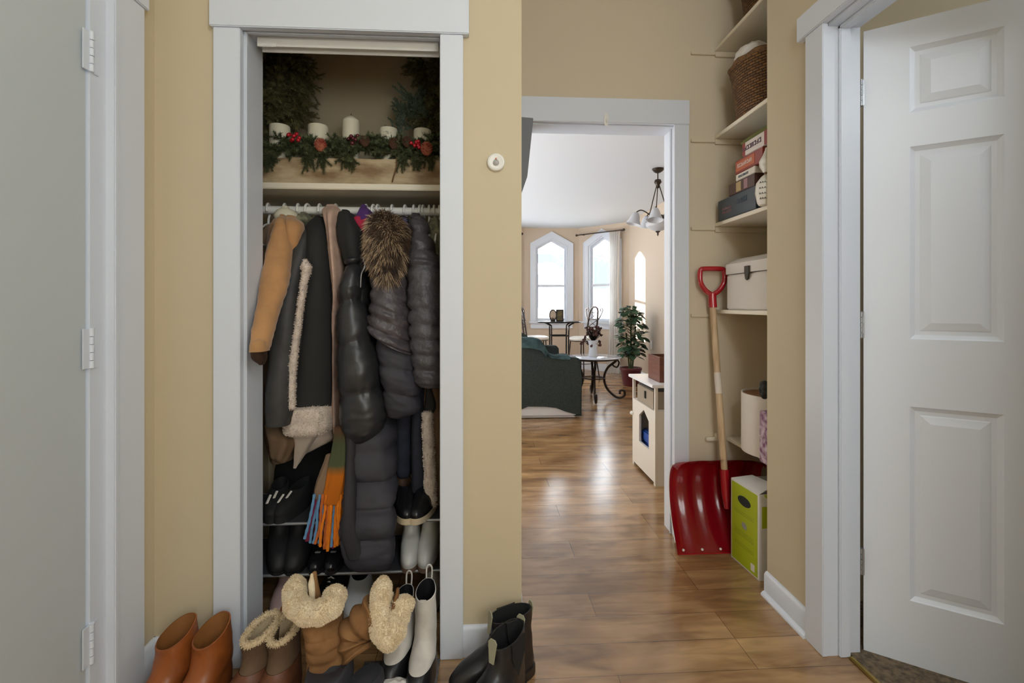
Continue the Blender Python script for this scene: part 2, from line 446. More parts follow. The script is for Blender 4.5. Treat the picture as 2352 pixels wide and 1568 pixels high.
# ---- baseboards
def base(name, pts, h=.10, th=.013, shoe=True, side=1):
    """pts polyline (x,y) on wall face, offset to the left side"""
    b = NB()
    for (a, c_) in zip(pts[:-1], pts[1:]):
        a = Vector((*a, 0)); c_ = Vector((*c_, 0)); d = (c_ - a).normalized(); n = Vector((-d.y, d.x, 0)) * side
        prof = [(0, 0), (th, 0), (th, h - .012), (th - .005, h - .004), (.003, h), (0, h)]
        A = [b.verts.new(a + n * q[0] + Vector((0, 0, q[1]))) for q in prof]; C = [b.verts.new(c_ + n * q[0] + Vector((0, 0, q[1]))) for q in prof]
        for i in range(6): b.faces.new((A[i], A[(i + 1) % 6], C[(i + 1) % 6], C[i]))
        b.faces.new(A); b.faces.new(C)
        if shoe:
            prof = [(th, 0), (th + .014, 0), (th + .013, .008), (th + .006, .015), (th, .017)]
            A = [b.verts.new(a + n * q[0] + Vector((0, 0, q[1]))) for q in prof]; C = [b.verts.new(c_ + n * q[0] + Vector((0, 0, q[1]))) for q in prof]
            for i in range(5): b.faces.new((A[i], A[(i + 1) % 5], C[(i + 1) % 5], C[i]))
            b.faces.new(A); b.faces.new(C)
    return struct(name, b, wm, smooth=True)
base('baseboard_closet', [(XH + .013, YW), (crt, YW)][::-1], side=-1, shoe=False)
base('baseboard_left_corner', [(cl, YW), (XL, YW)], side=1, shoe=False)
base('baseboard_hall_left', [(XH, YF - .02), (XH, YW - .013)], side=1, shoe=True)
base('baseboard_left', [(XL, YW), (XL, yb)], side=1, shoe=False)
base('baseboard_right', [(XR, yc), (XR, 1.876)], side=1, h=.094)
# living room shell: bay
BX0, BX1, BY = 0.73, 1.73, 8.72
SX, SY = 2.42, 7.98
GX = BX0 - (SX - BX1)
def gothic_wall(name, p0, p1, cx, win=(.29, .86, 2.20, 2.36), th=.14):
    """p0->p1 along wall with the room on the right-hand side; window centred at cx metres along"""
    p0 = Vector((*p0, 0)); p1 = Vector((*p1, 0)); d = (p1 - p0); L_ = d.length; d.normalize(); n = Vector((-d.y, d.x, 0))
    hw, z0, zs, za = win
    Q = lambda a, z, o=0: p0 + d * a + n * o + Vector((0, 0, z))
    outer = [Q(0, 0), Q(L_, 0), Q(L_, LC), Q(cx, LC), Q(0, LC)]
    inner = [Q(cx - hw, z0), Q(cx + hw, z0), Q(cx + hw, zs), Q(cx, za), Q(cx - hw, zs)]
    b = NB(); ringp(b, outer, inner, n * th)
    struct(name, b, M['wall_lr'])
    return Q, n
def gothic_window(name, Q, cx, win=(.29, .86, 2.20, 2.36)):
    hw, z0, zs, za = win
    def pent(g, gb=None, o=0):
        gb = g if gb is None else gb
        return [Q(cx - hw - g, z0 - gb, o), Q(cx + hw + g, z0 - gb, o), Q(cx + hw + g, zs + g * .62, o), Q(cx, za + g * 1.15, o), Q(cx - hw - g, zs + g * .62, o)]
    n = Q(0, 0, 1) - Q(0, 0, 0)
    b = NB(); ringp(b, pent(.095, 0, -.022), pent(.0, 0, -.022), n * .022); ringp(b, pent(.10, 0, -.030), pent(.082, 0, -.030), n * .012)
    w_ = struct(name, b, M['white'])
    b = NB(); ringp(b, pent(0, o=0.001), pent(-.02, o=0.001), n * .13); ringp(b, pent(-.02, o=.06), pent(-.052, o=.06), n * .03)
    a = cx - hw + .02; c_ = cx + hw - .02
    zm = 1.50
    prism(b, [Q(a, zm - .022, .045), Q(c_, zm - .022, .045), Q(c_, zm + .022, .045), Q(a, zm + .022, .045)], n * .05)
    link('window_frame', b, M['white'], w_, smooth=False)
    b = NB(); prism(b, [Q(cx - hw - .12, z0 - .03, -.06), Q(cx + hw + .12, z0 - .03, -.06), Q(cx + hw + .12, z0, -.06), Q(cx - hw - .12, z0, -.06)], n * .0595)
    prism(b, [Q(cx - hw - .09, z0 - .13, -.022), Q(cx + hw + .09, z0 - .13, -.022), Q(cx + hw + .09, z0 - .031, -.022), Q(cx - hw - .09, z0 - .031, -.022)], n * .0215)
    link('window_sill', b, M['white'], w_, smooth=False)
    b = NB(); prism(b, pent(-.05, o=.072), n * .004); link('window_glass', b, M['glass'], w_, smooth=False)
Q, n = gothic_wall('wall_bay_centre', (BX0, BY), (BX1, BY), WX(1267, BY) - BX0); gothic_window('window_1', Q, WX(1267, BY) - BX0)
Q, n = gothic_wall('wall_bay_right', (BX1, BY), (SX, SY), .50); gothic_window('window_2', Q, .50)
Q, n = gothic_wall('wall_bay_left', (GX, SY), (BX0, BY), .50); gothic_window('window_3', Q, .50)
struct('wall_living_right', B1(SX, 2.491, 0, SX + .12, SY + .04, LC), M['wall_lr'])
b = NB(); box(b, -3.1, SY, 0, GX, SY + .12, LC); box(b, -3.2, 2.491, 0, -3.1, SY + .12, LC); struct('wall_living_left', b, M['wall_lr'])
base('baseboard_bay_centre', [(BX0, BY), (BX1, BY)], side=-1, h=.13, shoe=False)
base('baseboard_bay_right', [(BX1, BY), (SX, SY)], side=-1, h=.13, shoe=False)
base('baseboard_living_right', [(SX, SY), (SX, 2.6)], side=-1, h=.13, shoe=False)
base('baseboard_bay_left', [(GX, SY), (BX0, BY)], side=-1, h=.13, shoe=False)
# picture rail in bay
b = NB()
for (a, c_) in (((BX0, BY), (WX(1216, BY), BY)), ((WX(1319, BY), BY), (BX1, BY))):
    box(b, a[0], BY - .012, 2.16, c_[0], BY, 2.18)
struct('trim_10', b, M['wall_lr'])
# ---- niche shelves (built in) and cleats
xs0 = WX(1641, YF) + .012
zsh = [WZ(1640, y, YF) for y in (112, 312, 513, 711)]
for i, z in enumerate(zsh):
    o = link('niche_shelf', B1(xs0 - .012, 1.878, z - .018, 1.499, YF - .001, z, .002), M['shelf'])
    tag(o, ['cream niche shelf, topmost, holding the upper wicker basket', 'cream niche shelf under the large wicker basket', 'cream niche shelf under the stacked board games', 'cream niche shelf under the white hinged chest'][i], 'shelf', 'cream shelves built into the niche')
    b = NB(); x0 = WX(1586, YF)
    box(b, x0, YF - .012, z - .036, xs0 - .013, YF - .0005, z - .020, .002)
    box(b, xs0 - .012, YF - .012, z - .045, 1.49, YF - .0005, z - .0185, .002)
    link('cleat', b, M['wall_niche'], o)
z5 = WZ(1662, 1003, YF)
o = link('niche_shelf', B1(WX(1668, YF), 1.878, z5 - .016, 1.499, YF - .001, z5 + .002, .002), M['shelf'])
tag(o, 'cream niche shelf, lowest, under the white round hatbox', 'shelf', 'cream shelves built into the niche')
b = NB(); box(b, WX(1619, YF), YF - .022, z5 - .014, WX(1646, YF), YF - .0005, z5 + .004, .003); box(b, WX(1640, YF), YF - .024, z5 - .01, WX(1648, YF), YF - .0005, z5 + .022, .002)
link('cleat', b, M['shelf'], o)
struct('baseboard_niche', B1(cx1, YF - .012, 0, 1.499, YF - .0005, .11), M['shelf'])
# round wall sensor
t = thing('wall_sensor', 'small round white sensor on the beige wall right of the closet', 'wall sensor', P(1139, 374, YW))
b = NB(); lathe(b, [(0, 0), (.029, 0), (.030, .006), (.027, .012), (.022, .014), (.020, .013), (0, .0135)], seg=40)
for v in b.verts: v.co = Vector((v.co.x, -v.co.z, v.co.y))
link('housing', b, M['plastic'], t)
b = NB(); lathe(b, [(0, .0137), (.009, .0137), (.010, .016), (.007, .018), (0, .0185)], (0, 0, 0), 20)
for v in b.verts: v.co = Vector((v.co.x, -v.co.z, v.co.y - .003))
link('dial', b, mat('dial_grey', (170, 165, 160), .3), t)
b = NB(); box(b, -.0025, -.0185, .006, .0025, -.0138, .012, .0005); link('indicator', b, mat('amber', (190, 120, 60), .3), t)
# ================================================================== LIVING ROOM
rnd = random.Random(7)
# ---- sofa with green cover
M['greencover'] = mat('dark_green_stretch_cover', (50, 59, 58), 0.9, var=0.25, vscale=90, bump=0.5, bscale=160, bdist=0.004)
M['teal'] = mat('teal_throw', (96, 128, 132), 0.9, var=0.3, vscale=14, bump=0.4, bscale=120)
M['lining'] = mat('off_white_lining', (206, 204, 208), 0.9)
SXF = WX(1337, 4.87)
t = thing('sofa', 'dark green covered sofa with pale lining showing at its arm bottom', 'sofa', (0.55, 5.5, 0))
def cushion(bm, x0, y0, z0, x1, y1, z1, bev=.04, seg=3, mi=0):
    n0 = len(bm.verts)
    vs_ = [Vector((x, y, z)) for z in (z0, z1) for y in (y0, y1) for x in (x0, x1)]
    v = [bm.verts.new(p) for p in vs_]
    fs = [bm.faces.new([v[i] for i in q]) for q in ((0, 2, 3, 1), (4, 5, 7, 6), (0, 1, 5, 4), (2, 6, 7, 3), (0, 4, 6, 2), (1, 3, 7, 5))]
    bmesh.ops.bevel(bm, geom=list({e for f in fs for e in f.edges}), offset=bev, segments=seg, affect='EDGES', clamp_overlap=True)
ox, oy = .55, 5.5
def armshape(y0, y1, name, m, arch):
    # side panel profile in X-Z
    prof = [(-.13, .785), (.52, .785), (.575, .75), (.62, .66), (.68, .615), (SXF - .03, .612), (SXF - .004, .58), (SXF, .40), (SXF, .022)]
    if arch: prof += [(SXF - .07, .024), (SXF - .16, .095), (SXF - .26, .135), (.62, .148), (.45, .130), (.30, .09), (.20, .04), (.0, .03)]
    prof += [(-.13, .03)]
    b = NB(); prism(b, [Vector((x - ox, y0 - oy, z)) for x, z in prof], (0, y1 - y0, 0))
    es = [e for e in b.edges if abs((e.verts[0].co - e.verts[1].co).y) < 1e-5]
    bmesh.ops.bevel(b, geom=es, offset=.022, segments=3, affect='EDGES', clamp_overlap=True)
    return link(name, b, m, t, angle=50)
armshape(4.88, 5.10, 'arm', M['greencover'], True); armshape(6.35, 6.57, 'arm', M['greencover'], False)
b = NB(); cushion(b, .0 - ox, 4.895 - oy, .006, SXF - .03 - ox, 5.08 - oy, .20, .03); link('lining_panel', b, M['lining'], t)
b = NB(); cushion(b, -.13 - ox, 5.10 - oy, .12, .40 - ox, 6.35 - oy, .78, .06); link('backrest', b, M['greencover'], t)
b = NB(); cushion(b, .40 - ox, 5.10 - oy, .10, SXF - .02 - ox, 6.35 - oy, .42, .05); link('seat', b, M['greencover'], t)
for (x, y) in ((.05, 5.0), (SXF - .2, 5.0), (.05, 6.5), (SXF - .08, 6.5)):
    b = NB(); box(b, x - ox - .025, y - oy - .025, 0, x - ox + .025, y - oy + .025, .03, .004); link('leg', b, M['dark'], t)
# throw over back and arm
b = NB(); NX, NYY = 40, 14
g = [[None] * (NYY + 1) for _ in range(NX + 1)]
path = smoothpts([(-.10, .81), (.30, .82), (.54, .81), (.61, .76), (.655, .68), (.71, .645), (SXF - .12, .636)], 8)
for i in range(NX + 1):
    p = Vector(cr([tuple(q) for q in path], (len(path) - 1) * i / NX)) if False else path[min(len(path) - 1, int(i * (len(path) - 1) / NX))]
    for k in range(NYY + 1):
        y = 4.885 + .21 * k / NYY
        dz = .012 * noise.noise(Vector((p[0] * 9, y * 14, 3))) - ((.10 if i < NX * .62 else .03) if k == 0 else 0)
        g[i][k] = b.verts.new((p[0] - ox, y - oy - (.024 if k == 0 else 0), p[1] + dz))
for i in range(NX):
    for k in range(NYY):
        b.faces.new((g[i][k], g[i + 1][k], g[i + 1][k + 1], g[i][k + 1]))
r = bmesh.ops.solidify(b, geom=b.faces[:], thickness=.012)
tt = link('throw_blanket', b, M['teal']); tt.location = t.location
tag(tt, 'thin teal throw draped over the sofa back and arm', 'throw')

# ---- coffee table
cx, cy = WX(1363, 5.9), 5.9
t = thing('coffee_table', 'round glass-topped coffee table on scrolled wrought iron legs', 'coffee table', (cx, cy, 0))
tz = WZ(1363, 819, 5.9)
b = NB(); lathe(b, [(0, tz - .006), (.335, tz - .006), (.34, tz), (.335, tz + .004), (0, tz + .004)], seg=48)
gm = mat('pale_glass_top', (205, 212, 224), 0.06, spec=0.8)
link('tabletop', b, gm, t)
b = NB(); tube(b, [(.30 * math.cos(a * PI / 16), .30 * math.sin(a * PI / 16), tz - .016) for a in range(32)], .009, closed=True); link('rim', b, M['iron'], t)
def spiral(c, r0, r1, a0, a1, n=18):
    return [(c[0] + (r0 + (r1 - r0) * i / n) * math.cos(a0 + (a1 - a0) * i / n), c[1] + (r0 + (r1 - r0) * i / n) * math.sin(a0 + (a1 - a0) * i / n)) for i in range(n + 1)]
for k in range(4):
    a = R(-8 + 90 * k); b = NB()
    prof = smoothpts([(.29, tz - .02), (.26, tz - .06), (.17, .38), (.13, .26), (.16, .14), (.25, .045), (.32, .02), (.375, .05), (.37, .105), (.325, .105), (.32, .065)], 6)
    tube(b, [(p[0] * math.cos(a), p[0] * math.sin(a), p[1]) for p in prof], .0145, 8)
    top = smoothpts([(.285, tz - .03), (.31, tz - .07), (.285, tz - .125), (.235, tz - .10), (.255, tz - .06)], 6)
    tube(b, [(p[0] * math.cos(a), p[0] * math.sin(a), p[1]) for p in top], .010, 8)
    link('leg', b, M['iron'], t)
b = NB(); tube(b, [(.135 * math.cos(a * PI / 12), .135 * math.sin(a * PI / 12), .26) for a in range(24)], .007, closed=True); lathe(b, [(0, .22), (.02, .24), (.028, .26), (.02, .285), (0, .30)], seg=12)
tube(b, [(-.135, 0, .26), (.135, 0, .26)], .005); tube(b, [(0, -.135, .26), (0, .135, .26)], .005)
link('stretcher', b, M['iron'], t)
# vase with dark flowers
t = thing('flower_vase', 'glass vase of dark dried flowers on the glass coffee table', 'vase', (cx - .01, cy - .02, tz + .0045))
b = NB(); lathe(b, [(0, 0), (.055, 0), (.06, .01), (.048, .10), (.055, .16), (.068, .20), (.064, .20), (.05, .16), (.043, .10), (.054, .014), (0, .01)], seg=24); link('vase', b, mat('milky_glass', (225, 228, 235), .1), t)
fl = NB(); lf = NB()
for i in range(70):
    a = rnd.uniform(0, 2 * PI); el = rnd.uniform(.1, 1.35); L_ = rnd.uniform(.12, .20)
    d = Vector((math.cos(a) * math.sin(el), math.sin(a) * math.sin(el), math.cos(el)))
    p0 = Vector((0, 0, .17)); p1 = p0 + d * L_ * (1 if el < 1 else .9) + Vector((0, 0, -.06 if el > 1.05 else 0))
    if i % 2:
        s = d.cross(Vector((0, 0, 1))).normalized() * .012
        m_ = (p0 + p1) / 2 + Vector((0, 0, .02))
        q = [lf.verts.new(x) for x in (p0, m_ + s, p1, m_ - s)]; lf.faces.new(q)
    else:
        tube(lf, [p0, p1], .002, 4)
        for j in range(5):
            c_ = p1 + Vector([rnd.uniform(-.014, .014) for _ in range(3)])
            bmesh.ops.create_icosphere(fl, subdivisions=1, radius=rnd.uniform(.009, .016), matrix=Matrix.Translation(c_))
bmesh.ops.solidify(lf, geom=lf.faces[:], thickness=.001)
link('foliage', lf, mat('dark_dry_leaves', (40, 38, 32), .8), t); link('flowers', fl, mat('dusky_red_flowers', (92, 52, 44), .8, col2=(52, 34, 34), vscale=40), t)['kind'] = 'stuff'

# ---- pub table, frames, chairs
ty = 7.85; tx = WX(1284, ty); tz2 = WZ(1284, 739, ty)
t = thing('bar_table', 'tall narrow dark table standing under the centre bay window', 'bar table', (tx, ty, 0))
b = NB(); w_ = (WX(1334, ty) - WX(1235, ty)) / 2
lathe(b, [(0, tz2 - .012), (w_ - .006, tz2 - .012), (w_, tz2), (w_ - .004, tz2 + .01), (0, tz2 + .01)], seg=40)
for v in b.verts: v.co.y *= .72
link('tabletop', b, M['dark'], t)
for sx in (-1, 1):
    for sy in (-1, 1):
        b = NB()
        tube(b, smoothpts([(sx * .22, sy * .14, tz2 - .012), (sx * .155, sy * .12, tz2 - .05), (sx * .14, sy * .11, tz2 - .12), (sx * .14, sy * .11, .25), (sx * .17, sy * .13, .0)], 5), .012, 8)
        link('leg', b, M['dark'], t)
for z in (tz2 - .22, .32):
    b = NB(); tube(b, [(-.14, -.11, z), (.14, -.11, z), (.14, .11, z), (-.14, .11, z)], .010, closed=True)
    link('stretcher', b, M['dark'], t)
zt = tz2 + .0105
t = thing('table_mirror', 'small oval dark framed mirror standing on the tall bay table', 'mirror', (WX(1270, ty - .02), ty - .02, zt))
b = NB(); pts = [(.055 * math.cos(a * PI / 16), 0, .10 + .085 * math.sin(a * PI / 16)) for a in range(32)]
tube(b, pts, .009, closed=True); box(b, -.04, -.03, 0, .04, .03, .018, .004); link('frame', b, M['dark'], t)
b = NB(); prism(b, [Vector((p[0] * .95, -.003, (p[2] - .10) * .95 + .10)) for p in pts], (0, .006, 0)); link('mirror_glass', b, mat('mirror', (235, 238, 242), .05, metal=1), t)
t = thing('picture_frame', 'small rectangular dark picture frame beside the oval mirror', 'picture frame', (WX(1286, ty), ty, zt))
b = NB(); ringp(b, [Vector(p) for p in ((-.062, 0, 0), (.062, 0, 0), (.062, 0, .19), (-.062, 0, .19))], [Vector(p) for p in ((-.045, 0, .017), (.045, 0, .017), (.045, 0, .173), (-.045, 0, .173))], (0, .018, 0))
box(b, -.01, .018, 0, .01, .07, .006); link('frame', b, M['dark'], t)
b = NB(); box(b, -.046, .008, .016, .046, .014, .174); link('picture', b, mat('ochre_picture', (120, 105, 62), .4, col2=(60, 62, 58), vscale=14), t)
def iron_chair(name, label, x, y, rz, back=True):
    t = thing(name, label, 'chair', (x, y, 0), rz, 'wrought iron dining chairs with white seats in the bay')
    hz = .60
    b = NB(); lathe(b, [(0, hz), (.19, hz), (.205, hz + .02), (.20, hz + .045), (.15, hz + .06), (0, hz + .062)], seg=28); link('seat', b, M['plastic'], t)
    for sx in (-1, 1):
        for sy in (-1, 1):
            b = NB(); tube(b, smoothpts([(sx * .13, sy * .13, hz), (sx * .15, sy * .15, .35), (sx * .19, sy * .19, .0)], 5), .010); link('leg', b, M['iron'], t)
    b = NB(); tube(b, [(.155 * math.cos(a * PI / 12) * 1.3, .155 * math.sin(a * PI / 12) * 1.3, .25) for a in range(24)], .006, closed=True); link('stretcher', b, M['iron'], t); b = NB()
    tube(b, [(.185 * math.cos(a * PI / 12), .185 * math.sin(a * PI / 12), hz - .006) for a in range(24)], .008, closed=True); link('seat_ring', b, M['iron'], t)
    b = NB()
    for s in (-1, 1):
        tube(b, smoothpts([(s * .10, .17, hz), (s * .11, .20, .80), (s * .10, .23, 1.0), (s * .07, .25, 1.09), (s * .02, .25, 1.12), (0, .25, 1.115)], 6), .014)
        tube(b, smoothpts([(s * .10, .20, .90), (s * .15, .22, .95), (s * .20, .24, 1.06), (s * .17, .25, 1.10), (s * .14, .25, 1.08), (s * .155, .25, 1.05)], 6), .009)
    for z in (.80, .92, 1.03):
        tube(b, [(-.10, .19 + (z - .6) * .12, z), (.10, .19 + (z - .6) * .12, z)], .007)
    for (z0, z1) in ((.80, .92), (.92, 1.03)):
        tube(b, [(-.10, .205 + (z0 - .8) * .14, z0), (.10, .205 + (z1 - .8) * .14, z1)], .005); tube(b, [(.10, .205 + (z0 - .8) * .14, z0), (-.10, .205 + (z1 - .8) * .14, z1)], .005)
    link('back_frame', b, M['iron'], t)
    return t
iron_chair('dining_chair', 'iron chair with scrolled back and white seat right of the tall table', WX(1336, 7.6), 7.55, R(-62))
iron_chair('dining_chair', 'iron chair with white seat behind the sofa, left of the tall table', WX(1232, 7.75), 7.75, R(75))
# ---- curtains + rod
b = NB(); r0 = P(1326, 537, 8.60); 
d = Vector((SX - BX1, SY - BY, 0)).normalized(); nn = Vector((-d.y, d.x, 0))
base0 = Vector((BX1, BY, 0)) - nn * .10
zr = 2.40
t = thing('curtain_rod', 'thin dark curtain rod above the right bay window', 'curtain rod', base0 + Vector((0, 0, zr)))
b = NB(); tube(b, [d * .02, d * .98], .010, 10)
for s in (.02, .98): bmesh.ops.create_uvsphere(b, u_segments=10, v_segments=8, radius=.022, matrix=Matrix.Translation(d * s))
link('rod', b, M['bronze'], t)
for s in (.12, .90):
    b = NB(); tube(b, [d * s, d * s + nn * .099], .006); link('bracket', b, M['bronze'], t)
b = NB(); n0 = 60
g0 = [];
for j in range(30):
    row = []
    z = zr - .02 - (zr - .04) * j / 29
    for i in range(n0 + 1):
        s = i / n0
        ww = .21 + .05 * (j / 29) - .05 * math.sin(PI * j / 29)
        q = base0 + d * (.70 + s * ww) + nn * (.028 * math.sin(s * 2 * PI * 5 + .6 * math.sin(j * .15)) - (.10 * (j / 29) ** 8))
        row.append(b.verts.new((q.x, q.y, z)))
    g0.append(row)
for j in range(29):
    for i in range(n0): b.faces.new((g0[j][i], g0[j][i + 1], g0[j + 1][i + 1], g0[j + 1][i]))
bmesh.ops.solidify(b, geom=b.faces[:], thickness=.003)
tag(link('curtain', b, translucent('ivory_curtain', (252, 250, 248))), 'gathered ivory curtain at the right bay window', 'curtain')
t = thing('curtain_rod', 'dark curtain rod end at the left edge of the centre bay window', 'curtain rod', (BX0 - .45, BY - .62, 2.40))
b = NB(); tube(b, [(0, 0, 0), (.40, .40, 0)], .010, 10); bmesh.ops.create_uvsphere(b, u_segments=10, v_segments=8, radius=.022, matrix=Matrix.Translation((.4, .4, 0))); tube(b, [(.2, .2, 0), (.13, .28, 0)], .006); link('rod', b, M['bronze'], t)
# ---- potted plant
py_ = 6.85; ppx = WX(1449, py_)
t = thing('potted_plant', 'large leafy green houseplant in a burgundy pot by the bay window', 'potted plant', (ppx, py_, 0))
b = NB(); lathe(b, [(0, 0), (.105, 0), (.115, .02), (.145, .22), (.155, .23), (.155, .26), (.14, .26), (.13, .22), (0, .21)], seg=32); link('pot', b, mat('burgundy_pot', (98, 38, 46), .4), t)
b = NB(); lf = NB()
for (ax, ay, h) in ((.0, .0, 1.05), (.05, .02, .85), (-.05, -.02, .75)):
    tube(b, smoothpts([(ax * .4, ay * .4, .2), (ax, ay, .5), (ax * 1.5, ay * 1.2, h)], 5), .012, 6)
for i in range(230):
    z = rnd.uniform(.40, 1.14); a = rnd.uniform(0, 2 * PI); rad = (.05 + .145 * math.sin(min(1, (1.25 - z) / .75) * PI * .75)) * rnd.uniform(.6, 1.05)
    c_ = Vector((rad * math.cos(a), rad * math.sin(a), z)); L_ = rnd.uniform(.08, .14)
    d_ = Vector((math.cos(a), math.sin(a), rnd.uniform(-.7, .35))).normalized(); s = d_.cross(Vector((rnd.uniform(-.4, .4), rnd.uniform(-.4, .4), 1))).normalized()
    up = s.cross(d_)
    pr = [(0, 0), (.25, .30), (.55, .36), (.8, .22), (1, 0)]
    L1 = [lf.verts.new(c_ + d_ * L_ * (u - .3) + s * w0 * L_ + up * (-.08 * L_ * u * u + .12 * w0 * L_)) for u, w0 in pr[1:4]]
    L2 = [lf.verts.new(c_ + d_ * L_ * (u - .3) - s * w0 * L_ + up * (-.08 * L_ * u * u + .12 * w0 * L_)) for u, w0 in pr[1:4]]
    mid = [lf.verts.new(c_ + d_ * L_ * (u - .3) - up * .08 * L_ * u * u) for u, w0 in pr]
    for q in ((mid[0], L1[0], mid[1]), (mid[1], L1[0], L1[1], mid[2]), (mid[2], L1[1], L1[2], mid[3]), (mid[3], L1[2], mid[4])): lf.faces.new(q)
    for q in ((mid[0], mid[1], L2[0]), (mid[1], mid[2], L2[1], L2[0]), (mid[2], mid[3], L2[2], L2[1]), (mid[3], mid[4], L2[2])): lf.faces.new(q)
    tube(b, [(0, 0, z - .06), c_ - d_ * L_ * .3], .003, 4)
for v in lf.verts:
    if v.co.z > 1.05: v.co.x -= .02
link('stem', b, mat('plant_stem', (70, 84, 48), .7), t); link('leaves', lf, mat('dark_green_leaves', (48, 78, 58), .35, col2=(84, 118, 88), vscale=9), t)['kind'] = 'stuff'
# ---- white litter cabinet
X0, X1, Y0, Y1, ZT = WX(1451, 3.50), 1.56, 3.03, 3.50, .648
X0 = 1.09
t = thing('cat_cabinet', 'white pet cabinet with a house-shaped cat opening in its side', 'cabinet', (X0, Y0, 0))
w_ = X1 - X0; dp = Y1 - Y0; cm = mat('white_laminate', (228, 222, 212), .4)
b = NB(); box(b, -.025, -.02, ZT - .02, w_ + .02, dp + .02, ZT, .003); link('top_panel', b, mat('white_laminate_top', (240, 240, 242), .3), t)
b = NB()  # side panel with opening (plane x=0) in YZ
oy0, oy1 = (X0 / ratio(1490)) - Y0, (X0 / ratio(1468)) - Y0
zo0 = .20; zo1 = .385; zo2 = .44
outer = [Vector((0, 0, .02)), Vector((0, dp, .02)), Vector((0, dp, .44 + .02)), Vector((0, (oy0 + oy1) / 2, .46)), Vector((0, 0, .46))]
inner = [Vector((0, oy0, zo0)), Vector((0, oy1, zo0)), Vector((0, oy1, zo1)), Vector((0, (oy0 + oy1) / 2, zo2)), Vector((0, oy0, zo1))]
ringp(b, outer, inner, (.015, 0, 0))
link('side_panel', b, cm, t, smooth=False)
b = NB(); box(b, 0, 0, .46, w_, dp, .475); box(b, 0, 0, .475, .018, .018, ZT - .021); box(b, 0, dp - .018, .475, .018, dp, ZT - .021); box(b, w_ - .015, 0, .02, w_, dp, ZT - .021); box(b, .018, dp - .012, .02, w_ - .015, dp, .46); box(b, .0155, 0, .02, w_ - .015, .012, .46)
box(b, 0.001, .0, 0, w_, .03, .02); box(b, .001, dp - .03, 0, w_, dp, .02)
link('body', b, cm, t, smooth=False)
b = NB(); bmesh.ops.create_uvsphere(b, u_segments=12, v_segments=8, radius=.014, matrix=Matrix.Translation((-.012, dp - .02, .37))); link('knob', b, M['plastic'], t)
t = thing('litter_box', 'blue litter box seen through the opening of the white pet cabinet', 'litter box', (X0 + .03, Y0 + .05, .021))
b = NB(); cushion(b, 0, 0, 0, .38, .36, .18, .02); box(b, .001, .05, .18, .38, .31, .26, .01); link('tray', b, mat('blue_plastic', (36, 78, 160), .4), t)
t = thing('storage_box', 'taupe storage box with dark handle in the open shelf of the pet cabinet', 'box', (X0 + .005, Y0 + .06, .4755))
b = NB(); box(b, .005, 0, 0, .30, dp - .14, .115, .003); link('body', b, mat('taupe_box', (150, 138, 122), .7), t)
b = NB(); box(b, -.001, .14, .045, .0045, .165, .095, .001); link('handle', b, M['dark'], t)
b = NB(); box(b, .01, .01, .1155, .29, dp - .15, .125, .002); link('lid', b, mat('dark_lid', (80, 76, 74), .6), t)
t = thing('wooden_box', 'reddish brown wooden box standing on the white pet cabinet', 'box', (WX(1497, 3.25), 3.10, ZT + .0005))
b = NB(); ringp(b, [Vector(p) for p in ((0, 0, 0), (.16, 0, 0), (.16, .22, 0), (0, .22, 0))], [Vector(p) for p in ((.01, .01, 0), (.15, .01, 0), (.15, .21, 0), (.01, .21, 0))], (0, 0, .165)); box(b, .01, .01, 0, .15, .21, .01)
link('body', b, mat('red_brown_wood', (112, 62, 42), .5, col2=(92, 48, 32), stretch=(1, 1, 12), vscale=6), t, smooth=False)
# wall switch
t = thing('light_switch', 'small white light switch plate on the peach living room wall', 'light switch', (SX - .001, SX / ratio(1497), WZ(1497, 792, SX / ratio(1497))))
b = NB(); box(b, -.008, -.04, -.06, 0, .04, .06, .003); link('plate', b, M['plastic'], t)
b = NB(); box(b, -.014, -.008, -.014, -.0082, .008, .014, .001); link('toggle', b, M['plastic'], t)
# ---- chandelier
cy = 4.85; cx = WX(1511, cy)
t = thing('chandelier', 'bronze chandelier with frosted bell shades on the living room ceiling', 'chandelier', (cx, cy, 0))
z = lambda py: WZ(1511, py, cy)
b = NB(); lathe(b, [(0, LC - .001), (.055, LC - .001), (.06, LC - .01), (.045, LC - .03), (.02, LC - .045), (0, LC - .046)], seg=24); link('canopy', b, M['bronze'], t)
b = NB(); tube(b, [(0, 0, LC - .045), (0, 0, z(415))], .006); lathe(b, [(0, z(410)), (.03, z(413)), (.038, z(419)), (.02, z(424)), (.012, z(432)), (0, z(433))], seg=20)
for k in range(3):
    a = R(200 + 120 * k); tube(b, [(.012 * math.cos(a), .012 * math.sin(a), z(424)), (.105 * math.cos(a), .105 * math.sin(a), z(494))], .005)
link('stem', b, M['bronze'], t)
b = NB(); lathe(b, [(0, z(492)), (.05, z(494)), (.10, z(499)), (.115, z(503)), (.10, z(508)), (.04, z(511)), (0, z(512))], seg=28); link('hub', b, M['bronze'], t)
frost = mat('frosted_glass', (206, 208, 214), .35)
b = NB(); lathe(b, [(.11, z(506)), (.125, z(511)), (.115, z(520)), (.06, z(528)), (.02, z(531)), (0, z(531))], seg=28); link('bowl_shade', b, frost, t)
b = NB(); lathe(b, [(0, z(528)), (.022, z(529)), (.024, z(532)), (.008, z(535)), (.010, z(538)), (0, z(543))], seg=14); link('finial', b, M['bronze'], t)
